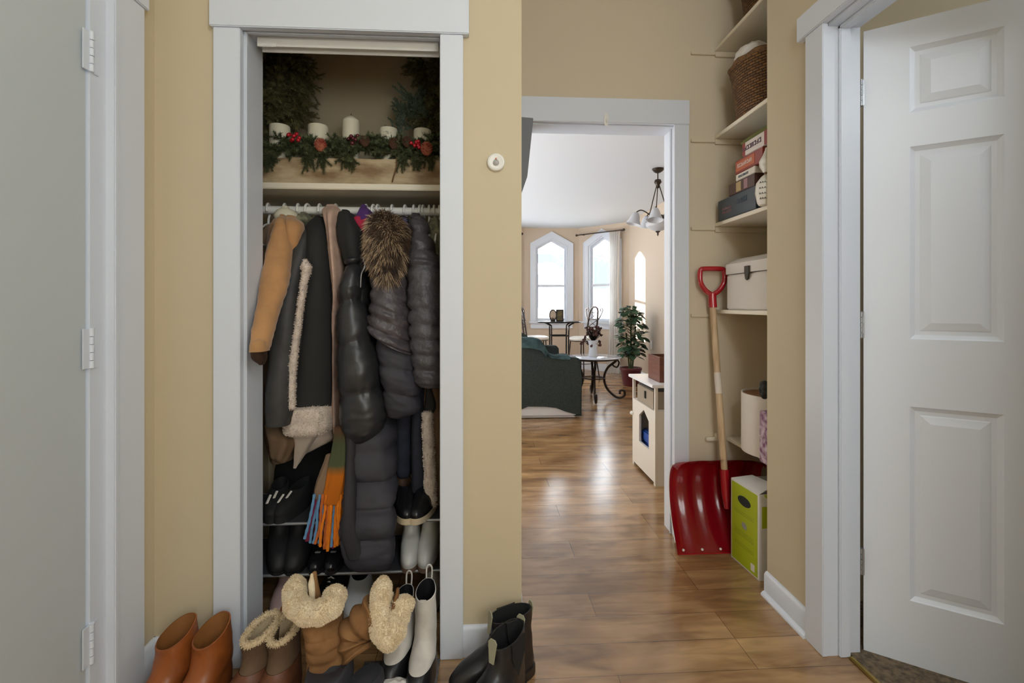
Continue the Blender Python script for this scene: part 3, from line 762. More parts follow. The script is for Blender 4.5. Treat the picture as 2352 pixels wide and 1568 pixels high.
for k in range(5):
    a = R(172 + 72 * k); ca, sa = math.cos(a), math.sin(a)
    arm = thing('arm', None, None); arm.parent = t
    b = NB(); pr = smoothpts([(.05, z(500)), (.11, z(488)), (.165, z(482)), (.205, z(485)), (.215, z(489))], 5)
    tube(b, [(p[0] * ca, p[0] * sa, p[1]) for p in pr], .006, 8); arm_o = link('arm', b, M['bronze'], t)
    bpy.data.objects.remove(arm)
    b = NB(); tilt = .25
    lathe(b, [(.018, 0), (.03, -.008), (.045, -.04), (.055, -.08), (.078, -.125), (.075, -.125), (.05, -.08), (.04, -.04), (.02, -.012), (.018, -.004)], seg=22)
    rot = Matrix.Rotation(-tilt, 3, Vector((-sa, ca, 0)))
    for v in b.verts: v.co = rot @ v.co + Vector((.215 * ca, .215 * sa, z(487)))
    link('shade', b, frost, t)
# ---- outside the windows
t = thing('house', 'white house with slate blue roof and arched dormer across the street', 'house', (1.3, 24, -3))
b = NB(); box(b, -9, 0, 0, 10, 6, 5.0); link('wall', b, mat('white_stucco', (238, 238, 236), .9), t, smooth=False)
b = NB(); prism(b, [Vector((-9.4, -.4, 5.0)), Vector((-9.4, 3, 7.0)), Vector((-9.4, 6.4, 5.0))], (19.8, 0, 0)); link('roof', b, mat('slate_blue_roof', (70, 78, 96), .9), t, smooth=False)
b = NB(); box(b, .5, -.9, 3.2, 2.9, .0, 5.0)
pts = [Vector((1.7 + 1.2 * math.cos(a * PI / 12), -.9, 5.0 + 1.2 * math.sin(a * PI / 12))) for a in range(13)]; prism(b, pts, (0, 2.4, 0)); link('dormer', b, mat('white_dormer', (240, 240, 240), .8), t, smooth=False)
gp = mat('grey_panes', (120, 130, 145), .2)
for q in ((1.2, -.95, 4.1, 2.2, -.91, 5.6), (1.1, -.05, 2.6, 2.2, -.01, 4.2), (-3, -.05, 2.6, -2, -.01, 4.2), (5, -.05, 2.6, 6, -.01, 4.2)):
    b = NB(); box(b, *q); link('window', b, gp, t, smooth=False)
struct('ground', B1(-40, 9.6, -3.2, 40, 60, -3.0), mat('street_ground', (150, 150, 148), .9))
def branchy(bm, p, d, L_, r, dep):
    q = p + d * L_
    tube(bm, [p, (p + q) / 2 + Vector([rnd.uniform(-.04, .04) * L_ for _ in range(3)]), q], [r, r * .85, r * .65], 5)
    if dep:
        for _ in range(3):
            nd = (d + Vector([rnd.uniform(-.75, .75) for _ in range(3)])).normalized(); branchy(bm, q, nd, L_ * rnd.uniform(.6, .8), r * .55, dep - 1)
b = NB(); branchy(b, Vector((6.0, 15.0, -3)), Vector((-.05, 0, 1)), 2.6, .16, 6)
tag(link('bare_tree', b, mat('grey_bark', (120, 112, 108), .9)), 'bare branching tree outside the right bay window', 'tree')
# ================================================================== NICHE
rnd = random.Random(11)
def basket(name, label, x, y, z, rx, ry, h, cloth=False):
    t = thing(name, label, 'basket', (x, y, z), 0, 'wicker baskets in the niche')
    m = M.get('wicker') or M.setdefault('wicker', basket_mat('wicker', (128, 88, 42), (96, 62, 28)))
    b = NB(); lathe(b, [(0, 0), (.84, 0), (.86, .004), (.90, h * .3), (.95, h * .65), (1.0, h - .014), (.96, h - .014), (.92, h * .65), (.84, .02), (0, .012)], seg=64, uv=True)
    lay = b.loops.layers.uv.verify()
    for f in b.faces:
        for lp in f.loops: lp[lay].uv.x *= .19
    for v in b.verts: v.co.x *= rx; v.co.y *= ry
    link('body', b, m, t)
    b = NB(); n = 56
    tube(b, [((rx * .99 + .004 * math.cos(k * 5)) * math.cos(2 * PI * k / n), (ry * .99 + .004 * math.cos(k * 5)) * math.sin(2 * PI * k / n), h - .008 + .004 * math.sin(k * 5)) for k in range(n)], .011, closed=True)
    link('rim', b, mat('wicker_rim', (120, 82, 40), .7, var=.3, vscale=60, bump=.4, bscale=90), t)
    return t
zA, zB, zC, zD = zsh
basket('wicker_basket', 'large oval wicker basket holding white cloth, on the second niche shelf from the top', 1.315, 2.115, zB + .001, .185, .20, .245)
basket('wicker_basket', 'wicker basket on the topmost niche shelf, mostly cut off by the frame top', 1.335, 2.10, zA + .001, .17, .19, .22)
b = NB(); bmesh.ops.create_icosphere(b, subdivisions=4, radius=1)
for v in b.verts:
    p = v.co.copy(); k = 1 + .22 * noise.noise(p * 1.8) + .10 * noise.noise(p * 4)
    v.co = Vector((1.215 + .065 * p.x * k, 2.14 + .09 * p.y * k, zB + .283 + .05 * p.z * k))
tag(link('folded_cloth', b, mat('white_cloth', (222, 214, 204), .9, bump=.4, bscale=40)), 'crumpled white cloth sticking out of the large wicker basket', 'cloth')
# board games
def game(label, pxf, y1, z0, z1, m, x0=1.150, dx=.26, ypar=None):
    Y1 = x0 / ratio(pxf)
    t = thing('board_game_box', label, 'board game', (x0, y1, z0), 0, 'board games stacked in the niche')
    b = NB(); box(b, 0, 0, 0, dx, Y1 - y1, z1 - z0 - .0008, .002); link('box', b, m, t)
    return t, Y1 - y1, z1 - z0
zg = zC + .0006
t, L1, h1 = game('dark slate board game box at the bottom of the games stack', 1649, 1.990, zg, zg + .098, mat('slate_box', (52, 62, 70), .45))
def faceart(t, items):
    for nm, y0, y1, z0, z1, m in items:
        b = NB(); box(b, -.0012, y0, z0, .0002, y1, z1); link(nm, b, m, t, smooth=False)
pk = mat('dusty_pink_print', (150, 110, 112), .5); lg = mat('grey_blue_print', (92, 104, 114), .5); wt = mat('white_print', (225, 218, 208), .5)
def textlines(t, y0, y1, z0, z1, m, rows=2, n=7, name='lettering'):
    b = NB(); rr = random.Random(int((y0 + z0) * 1e4) % 977)
    for r_ in range(rows):
        zz0 = z1 - (r_ + 1) * (z1 - z0) / rows + .15 * (z1 - z0) / rows; zz1 = z1 - r_ * (z1 - z0) / rows - .15 * (z1 - z0) / rows
        w_ = (y1 - y0) / n
        for k in range(n):
            a = y0 + k * w_ + w_ * .12; c_ = a + w_ * .72; s = (zz1 - zz0)
            kind = rr.randrange(3)
            box(b, -.0016, a, zz0, .0002, a + w_ * .2, zz1)
            if kind == 0: box(b, -.0016, a, zz1 - s * .2, .0002, c_, zz1); box(b, -.0016, c_ - w_ * .2, zz0, .0002, c_, zz1)
            elif kind == 1: box(b, -.0016, a, zz0, .0002, c_, zz0 + s * .2); box(b, -.0016, a, zz0 + s * .4, .0002, c_, zz0 + s * .6)
            else: box(b, -.0016, a, zz1 - s * .2, .0002, c_, zz1); box(b, -.0016, a, zz0, .0002, c_, zz0 + s * .2)
    o = link(name, b, m, t, smooth=False); o['kind'] = 'stuff'; return o
textlines(t, L1 - .13, L1 - .04, .025, .058, pk, 2, 7)
textlines(t, .07, .16, .045, .078, lg, 1, 8)
z = zg + .0985
t, L_, h = game('brown patterned board game box second from the bottom of the stack', 1674, 2.0, z, z + .055, mat('brown_box', (74, 46, 34), .5))
faceart(t, [('panel', .11, .15, .006, .048, mat('ochre_print', (170, 145, 95), .5)), ('panel', .055, .085, .006, .048, pk)])
z += .0555
t, L_, h = game('thin white board game box in the middle of the stack', 1690, 2.0, z, z + .030, mat('white_box', (216, 206, 190), .5))
textlines(t, .05, .13, .008, .022, lg, 1, 9)
z += .0305
t, L_, h = game('red and orange board game box above the thin white one', 1689, 1.94, z, z + .062, mat('red_box', (138, 52, 36), .45))
faceart(t, [('panel', .06, .21, .010, .052, mat('orange_print', (182, 92, 50), .5))])
textlines(t, .08, .20, .022, .045, wt, 1, 9)
z += .0625
t, L_, h = game('white board game box with red edge near the top of the stack', 1706, 1.90, z, z + .060, mat('white_box_2', (214, 202, 192), .5))
faceart(t, [('panel', .0, .028, .0, .058, mat('red_print', (140, 44, 34), .5)), ('panel', L_ - .02, L_, .0, .058, mat('red_print_2', (140, 44, 34), .5))])
textlines(t, .05, .20, .018, .045, mat('plum_print', (88, 60, 82), .5), 1, 8)
z += .0605
b = NB(); box(b, 1.17, 1.93, z, 1.40, 2.16, z + .035, .012)
for v in b.verts: v.co.z += .004 * noise.noise(v.co * 20)
tag(link('games_pouch', b, mat('olive_cloth', (104, 104, 54), .9)), 'flat olive green pouch lying on top of the board games', 'pouch')
# ceramic ornament with writing
t = thing('ceramic_ornament', 'white ceramic ornament with small dark writing beside the board games', 'ornament', (1.158, 1.925, zC + .0006))
cer = mat('white_ceramic', (226, 220, 208), .35)
b = NB(); lathe(b, [(0, 0), (.030, 0), (.036, .01), (.044, .05), (.040, .09), (.022, .115), (.010, .125), (0, .127)], seg=28); link('body', b, cer, t)
b = NB(); lathe(b, [(0, .13), (.016, .135), (.032, .160), (.034, .180), (.018, .205), (.008, .225), (.006, .235), (0, .238)], seg=24)
for v in b.verts: v.co.x *= .8
link('finial', b, cer, t)
b = NB(); lathe(b, [(0, .124), (.010, .124), (.010, .134), (0, .134)], seg=12); link('neck', b, mat('brown_cord', (120, 90, 60), .8), t)
b = NB()
for r_, zz in enumerate((.085, .062, .040, .02)):
    for k in range(5):
        a = R(205 + k * 13); rr_ = .0435 - (.003 if zz in (.085, .02) else 0)
        p = Vector((rr_ * math.cos(a), rr_ * math.sin(a), zz)); q = Vector((-math.sin(a), math.cos(a), 0))
        tube(b, [p - q * .003, p + Vector((0, 0, .006)), p + q * .003], .0013, 4)
o = link('lettering', b, M['dark'], t); o['kind'] = 'stuff'
# chest
t = thing('storage_chest', 'white woven chest with domed lid and dark latch on the fourth niche shelf', 'chest', (1.165, 1.92, zD + .0006))
cm = mat('white_woven', (214, 206, 196), .7, bump=.5, bscale=180, bdist=.003)
LY_ = 1.165 / ratio(1669) - 1.92
b = NB(); box(b, 0, 0, 0, .27, LY_, .165, .006); link('body', b, cm, t)
b = NB(); prism(b, [Vector((x * .27, 0, .168 + (.052 + .045 * math.sin(PI * min(1, max(0, x))) if 0 < x < 1 else 0.05 if x in (0.0, 1.0) and False else 0) )) for x in ()] or [Vector((-.004, 0, .168)), Vector((.274, 0, .168)), Vector((.274, 0, .215)), Vector((.22, 0, .243)), Vector((.135, 0, .255)), Vector((.05, 0, .243)), Vector((-.004, 0, .215))], (0, LY_, 0))
link('lid', b, cm, t, angle=30)
b = NB(); ym = 1.165 / ratio(1720) - 1.92
prism(b, [Vector((-.012, ym + a, c_)) for a, c_ in ((-.017, .195), (.017, .195), (.017, .165), (.009, .138), (0, .132), (-.009, .138), (-.017, .165))], (.0075, 0, 0)); link('latch', b, mat('dark_latch', (62, 58, 48), .5, metal=.5), t)
# hatbox
hx, hyy = 1.325, 2.105; z5t = z5 + .0026
t = thing('hatbox', 'round white hatbox with brown top on the lowest niche shelf', 'hatbox', (hx, hyy, z5t))
b = NB(); lathe(b, [(0, 0), (.155, 0), (.156, .004), (.156, .262), (.150, .262), (.150, .25), (0, .25)], seg=56); link('body', b, mat('off_white_card', (226, 216, 204), .6), t)
b = NB(); lathe(b, [(0, .251), (.1495, .251), (.1495, .2545), (0, .2545)], seg=56); link('lid', b, mat('brown_card', (142, 98, 66), .6), t)
t = thing('dark_flower_bow', 'dark flower-shaped bow lying on the round hatbox', 'bow', (1.205, 2.02, z5t + .263))
b = NB()
for k in range(7):
    a = 2 * PI * k / 7; bmesh.ops.create_icosphere(b, subdivisions=2, radius=.017, matrix=Matrix.Translation((.018 * math.cos(a) * .5, .024 * math.cos(a), .032 + .024 * math.sin(a))))
bmesh.ops.create_icosphere(b, subdivisions=2, radius=.016, matrix=Matrix.Translation((-.008, 0, .032)))
link('petals', b, mat('charcoal_fabric', (44, 44, 42), .8), t)
t = thing('paper_cone', 'white paper cone standing at the back of the hatbox', 'paper cone', (1.37, 2.03, z5t + .2555))
b = NB(); lathe(b, [(0, 0), (.012, 0), (.085, .145), (.083, .145), (.010, .004), (0, .003)], seg=28); link('cone', b, mat('white_paper', (222, 214, 208), .8), t)
pm = mat('purple_floral_print', (112, 46, 92), .6, col2=(206, 186, 196), vscale=42)
for k in range(2):
    b = NB(); box(b, 1.160, 1.89, z5t + .0006 + k * .1085, 1.222, 1.983, z5t + k * .1085 + .108, .004)
    tag(link('floral_box', b, pm), ['purple and white floral box, lower of the pair on the lowest niche shelf', 'purple and white floral box stacked on its twin beside the hatbox'][k], 'box', 'purple floral boxes')
# ---- snow shovel
t = thing('snow_shovel', 'red snow shovel with wooden shaft leaning against the wall beside the doorway', 'shovel', (1.12, 2.275, 0))
red = mat('glossy_red_plastic', (176, 18, 34), .2, coat=1)
b = NB(); NU, NV = 60, 30; W2 = .228
prof = smoothpts([(-.078, .004), (-.048, .05), (.002, .13), (.038, .22), (.048, .30), (.032, .365), (-.005, .405), (-.035, .418)], 6)
rows = []
for j in range(NV + 1):
    p = prof[int(j * (len(prof) - 1) / NV)]; v = j / NV; row = []
    for i in range(NU + 1):
        u = i / NU * 2 - 1
        rip = .0095 * (0.5 + .5 * math.cos(u * PI * 5.0)) * math.sin(PI * min(1, max(0, (v - .06) / .94))) ** .5 if abs(u) < .9 else 0
        curl = -.030 * max(0, (abs(u) - .86) / .14) ** 1.6 * math.sin(PI * (.15 + .85 * v) * .8)
        cut = .95 if v > .93 else 1
        wx = W2 * (1 - .06 * max(0, (v - .75) / .25) ** 2)
        row.append(b.verts.new((u * wx, p[0] + rip + curl, p[1] - .018 * (abs(u) ** 6) * max(0, (v - .8) / .2) * 2)))
    rows.append(row)
for j in range(NV):
    for i in range(NU): b.faces.new((rows[j][i], rows[j][i + 1], rows[j + 1][i + 1], rows[j + 1][i]))
bmesh.ops.solidify(b, geom=b.faces[:], thickness=.0035)
link('blade', b, red, t, angle=60)
wear = mat('wear_strip_dark_red', (120, 14, 24), .4)
b = NB(); box(b, -W2 + .006, -.0835, .001, W2 - .006, -.079, .006, .001); link('wear_strip', b, red, t)
b = NB(); tube(b, [(-W2 - .0015, p[0] - .004 - .030 * math.sin(PI * (.15 + .85 * j / 36) * .8), p[1]) for j, p in enumerate(prof[6:37])], .0022, 6); link('edge', b, M['plastic'], t)
for x in (-.195, -.105, -.018, .07, .16):
    b = NB(); bmesh.ops.create_uvsphere(b, u_segments=10, v_segments=6, radius=.0062, matrix=Matrix.Translation((x, -.0735, .019))); link('rivet', b, M['plastic'], t)
sh0 = Vector((WX(1661, 2.27) - 1.12, 2.25 - 2.275, .31)); sh1 = P(1636, 692, 2.325) - Vector((1.12, 2.275, 0))
b = NB(); dsh = (sh1 - sh0).normalized()
tube(b, [sh0 - dsh * .12, sh0 - dsh * .05, sh0 + dsh * .06, sh0 + dsh * .062], [.012, .021, .021, .016], 16); link('socket', b, red, t)
b = NB(); tube(b, [sh0 + dsh * .05, sh1], .0155, 18); link('shaft', b, mat('ash_wood', (214, 186, 150), .5, col2=(190, 158, 120), stretch=(8, 8, .7), vscale=9), t)
b = NB(); pp = sh0 + dsh * .42; tube(b, [pp, pp + dsh * .10], [.0158, .0158], 16)
link('label_sticker', b, mat('pale_sticker', (226, 214, 200), .5), t)
b = NB(); hc = sh1
tube(b, [hc - dsh * .03, hc + Vector((0, 0, .025)), hc + Vector((0, 0, .04))], [.0205, .019, .019], 16)
pr = [(0, .030), (-.035, .055), (-.058, .090), (-.062, .125), (-.058, .153), (-.04, .160), (.04, .160), (.058, .153), (.062, .125), (.058, .090), (.035, .055)]
tube(b, smoothpts([hc + Vector((x, 0, z_)) for x, z_ in pr + [pr[0]]], 6)[:-1], .0125, 12, closed=True)
link('grip', b, red, t)
# ---- lime box
t = thing('cardboard_box', 'lime green and white carton with open flaps under the niche shelf', 'box', (1.150, 1.965, 0), R(4))
wc = mat('white_card', (226, 222, 216), .6); lime = mat('lime_print', (172, 186, 20), .5); lw, ld, lh = .27, .205, .36
b = NB()
ringp(b, [Vector(p) for p in ((0, 0, 0.001), (lw, 0, 0.001), (lw, ld, 0.001), (0, ld, 0.001))], [Vector(p) for p in ((.004, .004, 0.001), (lw - .004, .004, 0.001), (lw - .004, ld - .004, 0.001), (.004, ld - .004, 0.001))], (0, 0, lh)); box(b, .004, .004, .001, lw - .004, ld - .004, .006)
link('body', b, wc, t, smooth=False)
b = NB(); box(b, -.0015, .012, .008, -.0002, ld - .008, lh - .006); link('printed_side', b, lime, t, smooth=False)
b = NB(); box(b, .012, -.0015, .22, lw, -.0002, .31); link('printed_side', b, lime, t, smooth=False)
b = NB(); tube(b, [(-.0022, ld / 2 - .030, .292), (-.0022, ld / 2 + .030, .292)], .0001, 4)
bm_ = [Vector((-.003, ld / 2 + .046 * math.cos(a * PI / 12), .292 + .021 * math.sin(a * PI / 12))) for a in range(24)]
b.clear(); prism(b, bm_, (.0014, 0, 0)); link('hand_hole', b, mat('dark_hole', (40, 42, 36), .9), t)
b = NB(); prism(b, [Vector((-.003, ld / 2 + y, .185 + z_)) for y, z_ in ((-.017, -.012), (.006, -.012), (.018, .002), (.013, .014), (-.010, .014), (-.018, .003))], (.0014, 0, 0)); link('emblem', b, mat('grey_emblem', (150, 150, 140), .5), t)
tx_ = mat('dark_lime_print', (132, 148, 20), .5)
for (z0, rows, n) in ((.225, 2, 14), (.13, 3, 16), (.085, 2, 14)): textlines(t, .035, ld - .03, z0, z0 + .009 * rows, tx_, rows, n)
t.children[-1].location.x -= 0
b = NB(); box(b, -.0028, .03, .020, -.0014, .055, .050); link('barcode_patch', b, wt, t, smooth=False)
b = NB(); prism(b, [Vector((0, .002, lh)), Vector((0, ld - .002, lh)), Vector((.085, ld - .03, lh + .018)), Vector((.095, .03, lh + .025))], (0, 0, .003)); link('flap', b, wc, t, smooth=False)
b = NB(); prism(b, [Vector((.02, 0, lh)), Vector((lw, 0, lh)), Vector((lw, -.025, lh - .09)), Vector((.09, -.025, lh - .09))], (0, .003, .0)); 
for v in b.verts: v.co.z += .0
link('flap', b, lime, t, smooth=False)
# dark slanted panel on hall left wall
t = thing('wall_panel', 'dark grey slanted panel jutting out at the left of the living room doorway', 'wall panel', (XH + .0005, 1.80, 0))
z = lambda py: WZ(1210, py, 1.8)
b = NB(); x1, x2, x3 = WX(1225, 1.8) - XH, WX(1211, 1.8) - XH, WX(1199, 1.8) - XH
prism(b, [Vector((0, 0, z(268))), Vector((x1, 0, z(270))), Vector((x2, 0, z(405))), Vector((x3, 0, z(440))), Vector((0, 0, z(446)))], (0, .30, 0))
es = b.edges[:]; bmesh.ops.bevel(b, geom=es, offset=.002, segments=2, affect='EDGES', clamp_overlap=True)
link('panel', b, mat('dark_grey_panel', (92, 92, 94), .5), t)
# ================================================================== CLOSET
rnd = random.Random(23)
zs = WZ(800, 421, 1.95)
o = link('closet_shelf', B1(-.9995, 1.95, zs - .024, -.0305, 2.3295, zs, .003), M['shelf']); tag(o, 'cream painted wooden shelf inside the closet above the rod', 'shelf')
b = NB(); box(b, -.9995, 2.312, zs - .06, -.0305, 2.3295, zs - .0245); link('cleat', b, M['shelf'], o)
zrod = WZ(800, 484, 2.06) 
t = thing('closet_rod', 'white closet rod that the coats and hangers hang from', 'closet rod', (-.515, 2.06, zrod))
b = NB(); tube(b, [(-.4845, 0, 0), (.4845, 0, 0)], .0165, 20); link('rod', b, M['plastic'], t)
# hangers
def hanger():
    t = thing('hanger', '', 'hanger', (0, 2.06, zrod), 0, 'white plastic hangers on the closet rod')
    b = NB()
    hook = [(0, .0225 * math.cos(a), .0225 * math.sin(a)) for a in [R(x) for x in range(-20, 231, 18)]] 
    hook = [Vector((0, -p[1], p[2] )) for p in hook]
    hook = [p * 1.12 for p in hook]; tube(b, hook[:] + [Vector((0, .004, -.036)), Vector((0, .0, -.06))], .0048, 8)
    link('hook', b, M['plastic'], t)
    b = NB(); tube(b, smoothpts([(0, 0, -.058), (0, -.05, -.072), (0, -.15, -.115), (0, -.19, -.14), (0, -.18, -.152), (0, 0, -.152), (0, .18, -.152), (0, .19, -.14), (0, .15, -.115), (0, .05, -.072)], 4), .0042, 8, closed=True)
    link('shoulder_bar', b, M['plastic'], t)
    return t
h0 = hanger(); first = True
hang = [(614, 'leftmost, above the camel coat'), (652, 'behind the round cream item'), (683, 'right of the camel coat'), (705, 'above the black shearling coat'), (733, 'at the left of the pink garment'), (770, 'behind the pink garment'), (840, 'above the purple knit'), (857, 'right beside the one above the purple knit'), (867, 'above the fur hood'), (900, 'just right of the fur hood'), (930, 'above the blue collar'), (950, 'above the quilted black jacket'), (965, 'over the collar of the quilted jacket'), (972, 'tight beside the one over the quilted collar'), (985, 'right of the quilted jacket'), (997, 'rightmost but one by the closet jamb'), (1009, 'rightmost, against the closet jamb')]
for px, s in hang:
    h = h0 if first else copy_tree(h0); first = False
    h.location.x = WX(px, 2.05); h.rotation_euler.z = R(rnd.uniform(-9, 9)); h['label'] = 'white plastic hanger on the rod, ' + s

# ---------------------------------------------------------------- garments
def interp(rows, n):
    return [cr(rows, (len(rows) - 1) * i / (n - 1)) for i in range(n)]
def loft(name, rows, m, parent=None, nv=70, ns=44, folds=(5, .05, 0), pinch=None, bulge=.0, tilt=0.0, close=True, expo=2.4, wrinkle=.006, wsc=9, seed=0, open_end=False, mi_fn=None, pw=.004):
    """rows: (py, pxL, pxR, Yc, half depth). pinch: list of py for seams"""
    b = NB(); R_ = interp(rows, nv); rings = []
    nf, fa, fp = folds
    for j, (py, l, r, yc, hd) in enumerate(R_):
        yf = yc - hd * .6
        xc = WX((l + r) / 2, yf); a = max(.003, (WX(r, yf) - WX(l, yf)) / 2); z = WZ((l + r) / 2, py, yf); v = j / (nv - 1)
        pk = 0; seam = 0
        if pinch:
            dd = min(abs(py - q) for q in pinch)
            lo = max([q for q in pinch if q <= py] or [pinch[0] - 30]); hi = min([q for q in pinch if q > py] or [pinch[-1] + 30])
            f = (py - lo) / max(1, hi - lo); f = min(1, max(0, f))
            pk = bulge * (math.sin(PI * f) ** .42 - 1); seam = (1 - math.sin(PI * f)) ** 3
        row = []
        for k in range(ns):
            th = 2 * PI * k / ns
            c, s = math.cos(th), math.sin(th)
            cx_ = math.copysign(abs(c) ** (2 / expo), c); sy_ = math.copysign(abs(s) ** (2 / expo), s)
            sc = 1 + fa * math.sin(nf * th + fp + v * 2.2 + .8 * math.sin(v * 5 + seed))
            p = Vector((a * cx_ * sc, hd * sy_ * sc, 0))
            nrm = Vector((c, s, 0))
            w1 = noise.noise(Vector((xc + p.x, yc + p.y, z)) * wsc + Vector((seed, 0, 0))) * wrinkle
            w2 = noise.noise(Vector(((xc + p.x) * 26, (yc + p.y) * 26, z * 60)) + Vector((0, seed, 0))) * (wrinkle * .6 if pinch else wrinkle * .2)
            w3 = seam * bulge * .45 * noise.noise(Vector(((xc + p.x) * 70, (yc + p.y) * 70, z * 10))) if pinch else 0
            p += nrm * (w1 + w2 + w3 + pk)
            row.append(b.verts.new((xc + p.x, yc + p.y, z + tilt * p.x)))
        rings.append(row)
    for j in range(nv - 1):
        for k in range(ns):
            b.faces.new((rings[j][k], rings[j][(k + 1) % ns], rings[j + 1][(k + 1) % ns], rings[j + 1][k]))
    def cap(row, dz):
        c = sum((v.co for v in row), Vector()) / len(row)
        r1 = [b.verts.new(c + (v.co - c) * .82 + Vector((0, 0, dz))) for v in row]
        for k in range(ns): b.faces.new((row[k], row[(k + 1) % ns], r1[(k + 1) % ns], r1[k]))
        cv = b.verts.new(c + Vector((0, 0, dz * 1.5)))
        for k in range(ns): b.faces.new((r1[k], r1[(k + 1) % ns], cv))
    cap(rings[0], .008); cap(rings[-1], .03 if open_end else -.003)
    return link(name, b, m, parent, angle=70)
def fur(bm, pts, L_, r=.0012, jitter=.5, seed=1, droop=0, flow=None):
    """pts: list of (pos, normal)"""
    q = random.Random(seed)
    for p, n in pts:
        d = (n + Vector([q.uniform(-jitter, jitter) for _ in range(3)]) + (flow or Vector()) + Vector((0, 0, -droop))).normalized()
        l = L_ * q.uniform(.6, 1.2)
        s = d.orthogonal().normalized() * r; s2 = d.cross(s)
        m_ = p + d * l * .55; e = p + d * l + Vector((0, 0, -droop * l * .25))
        A = [bm.verts.new(p + s), bm.verts.new(p - s * .5 + s2 * .87), bm.verts.new(p - s * .5 - s2 * .87)]
        B_ = [bm.verts.new(m_ + s * .7), bm.verts.new(m_ + (-s * .5 + s2 * .87) * .7), bm.verts.new(m_ + (-s * .5 - s2 * .87) * .7)]
        E = bm.verts.new(e)
        for k in range(3):
            bm.faces.new((A[k], A[(k + 1) % 3], B_[(k + 1) % 3], B_[k])); bm.faces.new((B_[k], B_[(k + 1) % 3], E))
def sample(o, n, seed=1, yonly=None):
    me = o.data; q = random.Random(seed); mw = o.matrix_basis
    me.calc_loop_triangles(); tr = me.loop_triangles; ar = [t_.area for t_ in tr]
    out = []
    for t_ in q.choices(list(tr), weights=ar, k=n):
        a, c, d = (me.vertices[i].co for i in t_.vertices); u, v = q.random(), q.random()
        if u + v > 1: u, v = 1 - u, 1 - v
        out.append((a + (c - a) * u + (d - a) * v, t_.normal.copy()))
    return out
def add_fur(o, n, L_, m, seed=1, **k):
    b = NB(); fur(b, sample(o, n, seed), L_, seed=seed, **k)
    f = link('fur', b, m, o, smooth=False); f['kind'] = 'stuff'; return f
G = {}
G['camel'] = mat('camel_wool', (190, 140, 90), .9, var=.12, vscale=12, bump=.3, bscale=260, sheen=.3)
G['char'] = mat('charcoal_leather', (58, 57, 56), .6, var=.2, vscale=16, bump=.2, bscale=120)
G['black'] = mat('black_wool', (36, 36, 35), .85, bump=.3, bscale=300)
G['shear'] = mat('cream_shearling', (222, 206, 192), .95, var=.08, vscale=40, bump=.7, bscale=180, bdist=.004)
G['pink'] = mat('dusty_pink_knit', (200, 168, 150), .9, var=.1, vscale=20, bump=.3, bscale=200)
G['gloss'] = mat('glossy_black_puffer', (46, 46, 48), .36, var=.1, vscale=20, bump=.25, bscale=22, bdist=.004)
G['shiny'] = mat('shiny_graphite_puffer', (84, 77, 80), .40, var=.15, vscale=20, bump=.9, bscale=34, bdist=.008)
G['shiny2'] = mat('shiny_slate_quilting', (82, 78, 81), .40, var=.15, vscale=20, bump=.9, bscale=38, bdist=.008)
G['matte'] = mat('matte_dark_puffer', (58, 56, 64), .7, var=.12, vscale=20, bump=.35, bscale=30, bdist=.004)
G['navy'] = mat('navy_denim', (38, 42, 58), .85, var=.25, vscale=20, bump=.2, bscale=220)
G['sage'] = mat('sage_pattern_knit', (150, 146, 118), .9, col2=(92, 92, 78), vscale=55)
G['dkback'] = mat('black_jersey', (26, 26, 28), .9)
G['taupe'] = mat('taupe_cloth', (150, 122, 96), .9, var=.15, vscale=9)
# background garments
def single(name, label, cat, rows, m, **k):
    o = loft(name, rows, m, None, **k); return tag(o, label, cat)
single('sweater', 'taupe garment hanging behind the camel coat at the closet left', 'sweater', [(520, 600, 655, 2.14, .10), (560, 585, 668, 2.14, .12), (900, 600, 660, 2.14, .12), (990, 604, 665, 2.1, .12), (1058, 618, 668, 2.1, .10)], G['taupe'], nv=40, seed=3)
single('green_sweater', 'sage green knit hanging between camel and black shearling coats', 'knit top', [(492, 690, 704, 2.06, .06), (508, 672, 716, 2.08, .14), (560, 676, 704, 2.14, .12), (620, 678, 700, 2.16, .10)], G['sage'], nv=36, seed=4)
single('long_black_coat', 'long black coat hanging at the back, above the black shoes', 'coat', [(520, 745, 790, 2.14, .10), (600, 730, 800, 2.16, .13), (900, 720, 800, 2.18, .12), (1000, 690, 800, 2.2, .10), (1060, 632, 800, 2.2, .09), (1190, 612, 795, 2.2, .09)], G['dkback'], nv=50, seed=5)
single('dark_blue_shirt', 'dark navy shirt with blue collar hanging right of the fur hood', 'shirt', [(500, 912, 935, 2.06, .05), (515, 905, 942, 2.06, .13), (560, 905, 940, 2.14, .11), (640, 908, 938, 2.16, .08)], mat('dark_navy_cloth', (30, 34, 48), .9), nv=36, seed=7)
o = single('blue_collar', 'bright blue scarf end showing above the dark navy shirt', 'scarf', [(506, 924, 934, 1.96, .03), (520, 920, 940, 1.95, .04), (530, 924, 943, 1.95, .03)], mat('royal_blue_cloth', (36, 62, 142), .9), nv=14, seed=8)
single('patterned_top', 'sage patterned top hanging at the right end of the rod', 'top', [(505, 985, 1010, 2.05, .06), (540, 978, 1020, 2.05, .15), (700, 975, 1022, 2.08, .15), (1000, 978, 1022, 2.12, .13), (1120, 985, 1022, 2.12, .12)], G['sage'], nv=40, seed=9)
single('cream_hat', 'round cream hat hung on the rod above the camel coat', 'hat', [(477, 644, 662, 1.97, .02), (482, 632, 672, 1.97, .04), (494, 624, 680, 1.97, .055), (506, 628, 676, 1.97, .05)], mat('cream_felt', (222, 214, 190), .9), nv=16, folds=(3, .01, 0), seed=10)
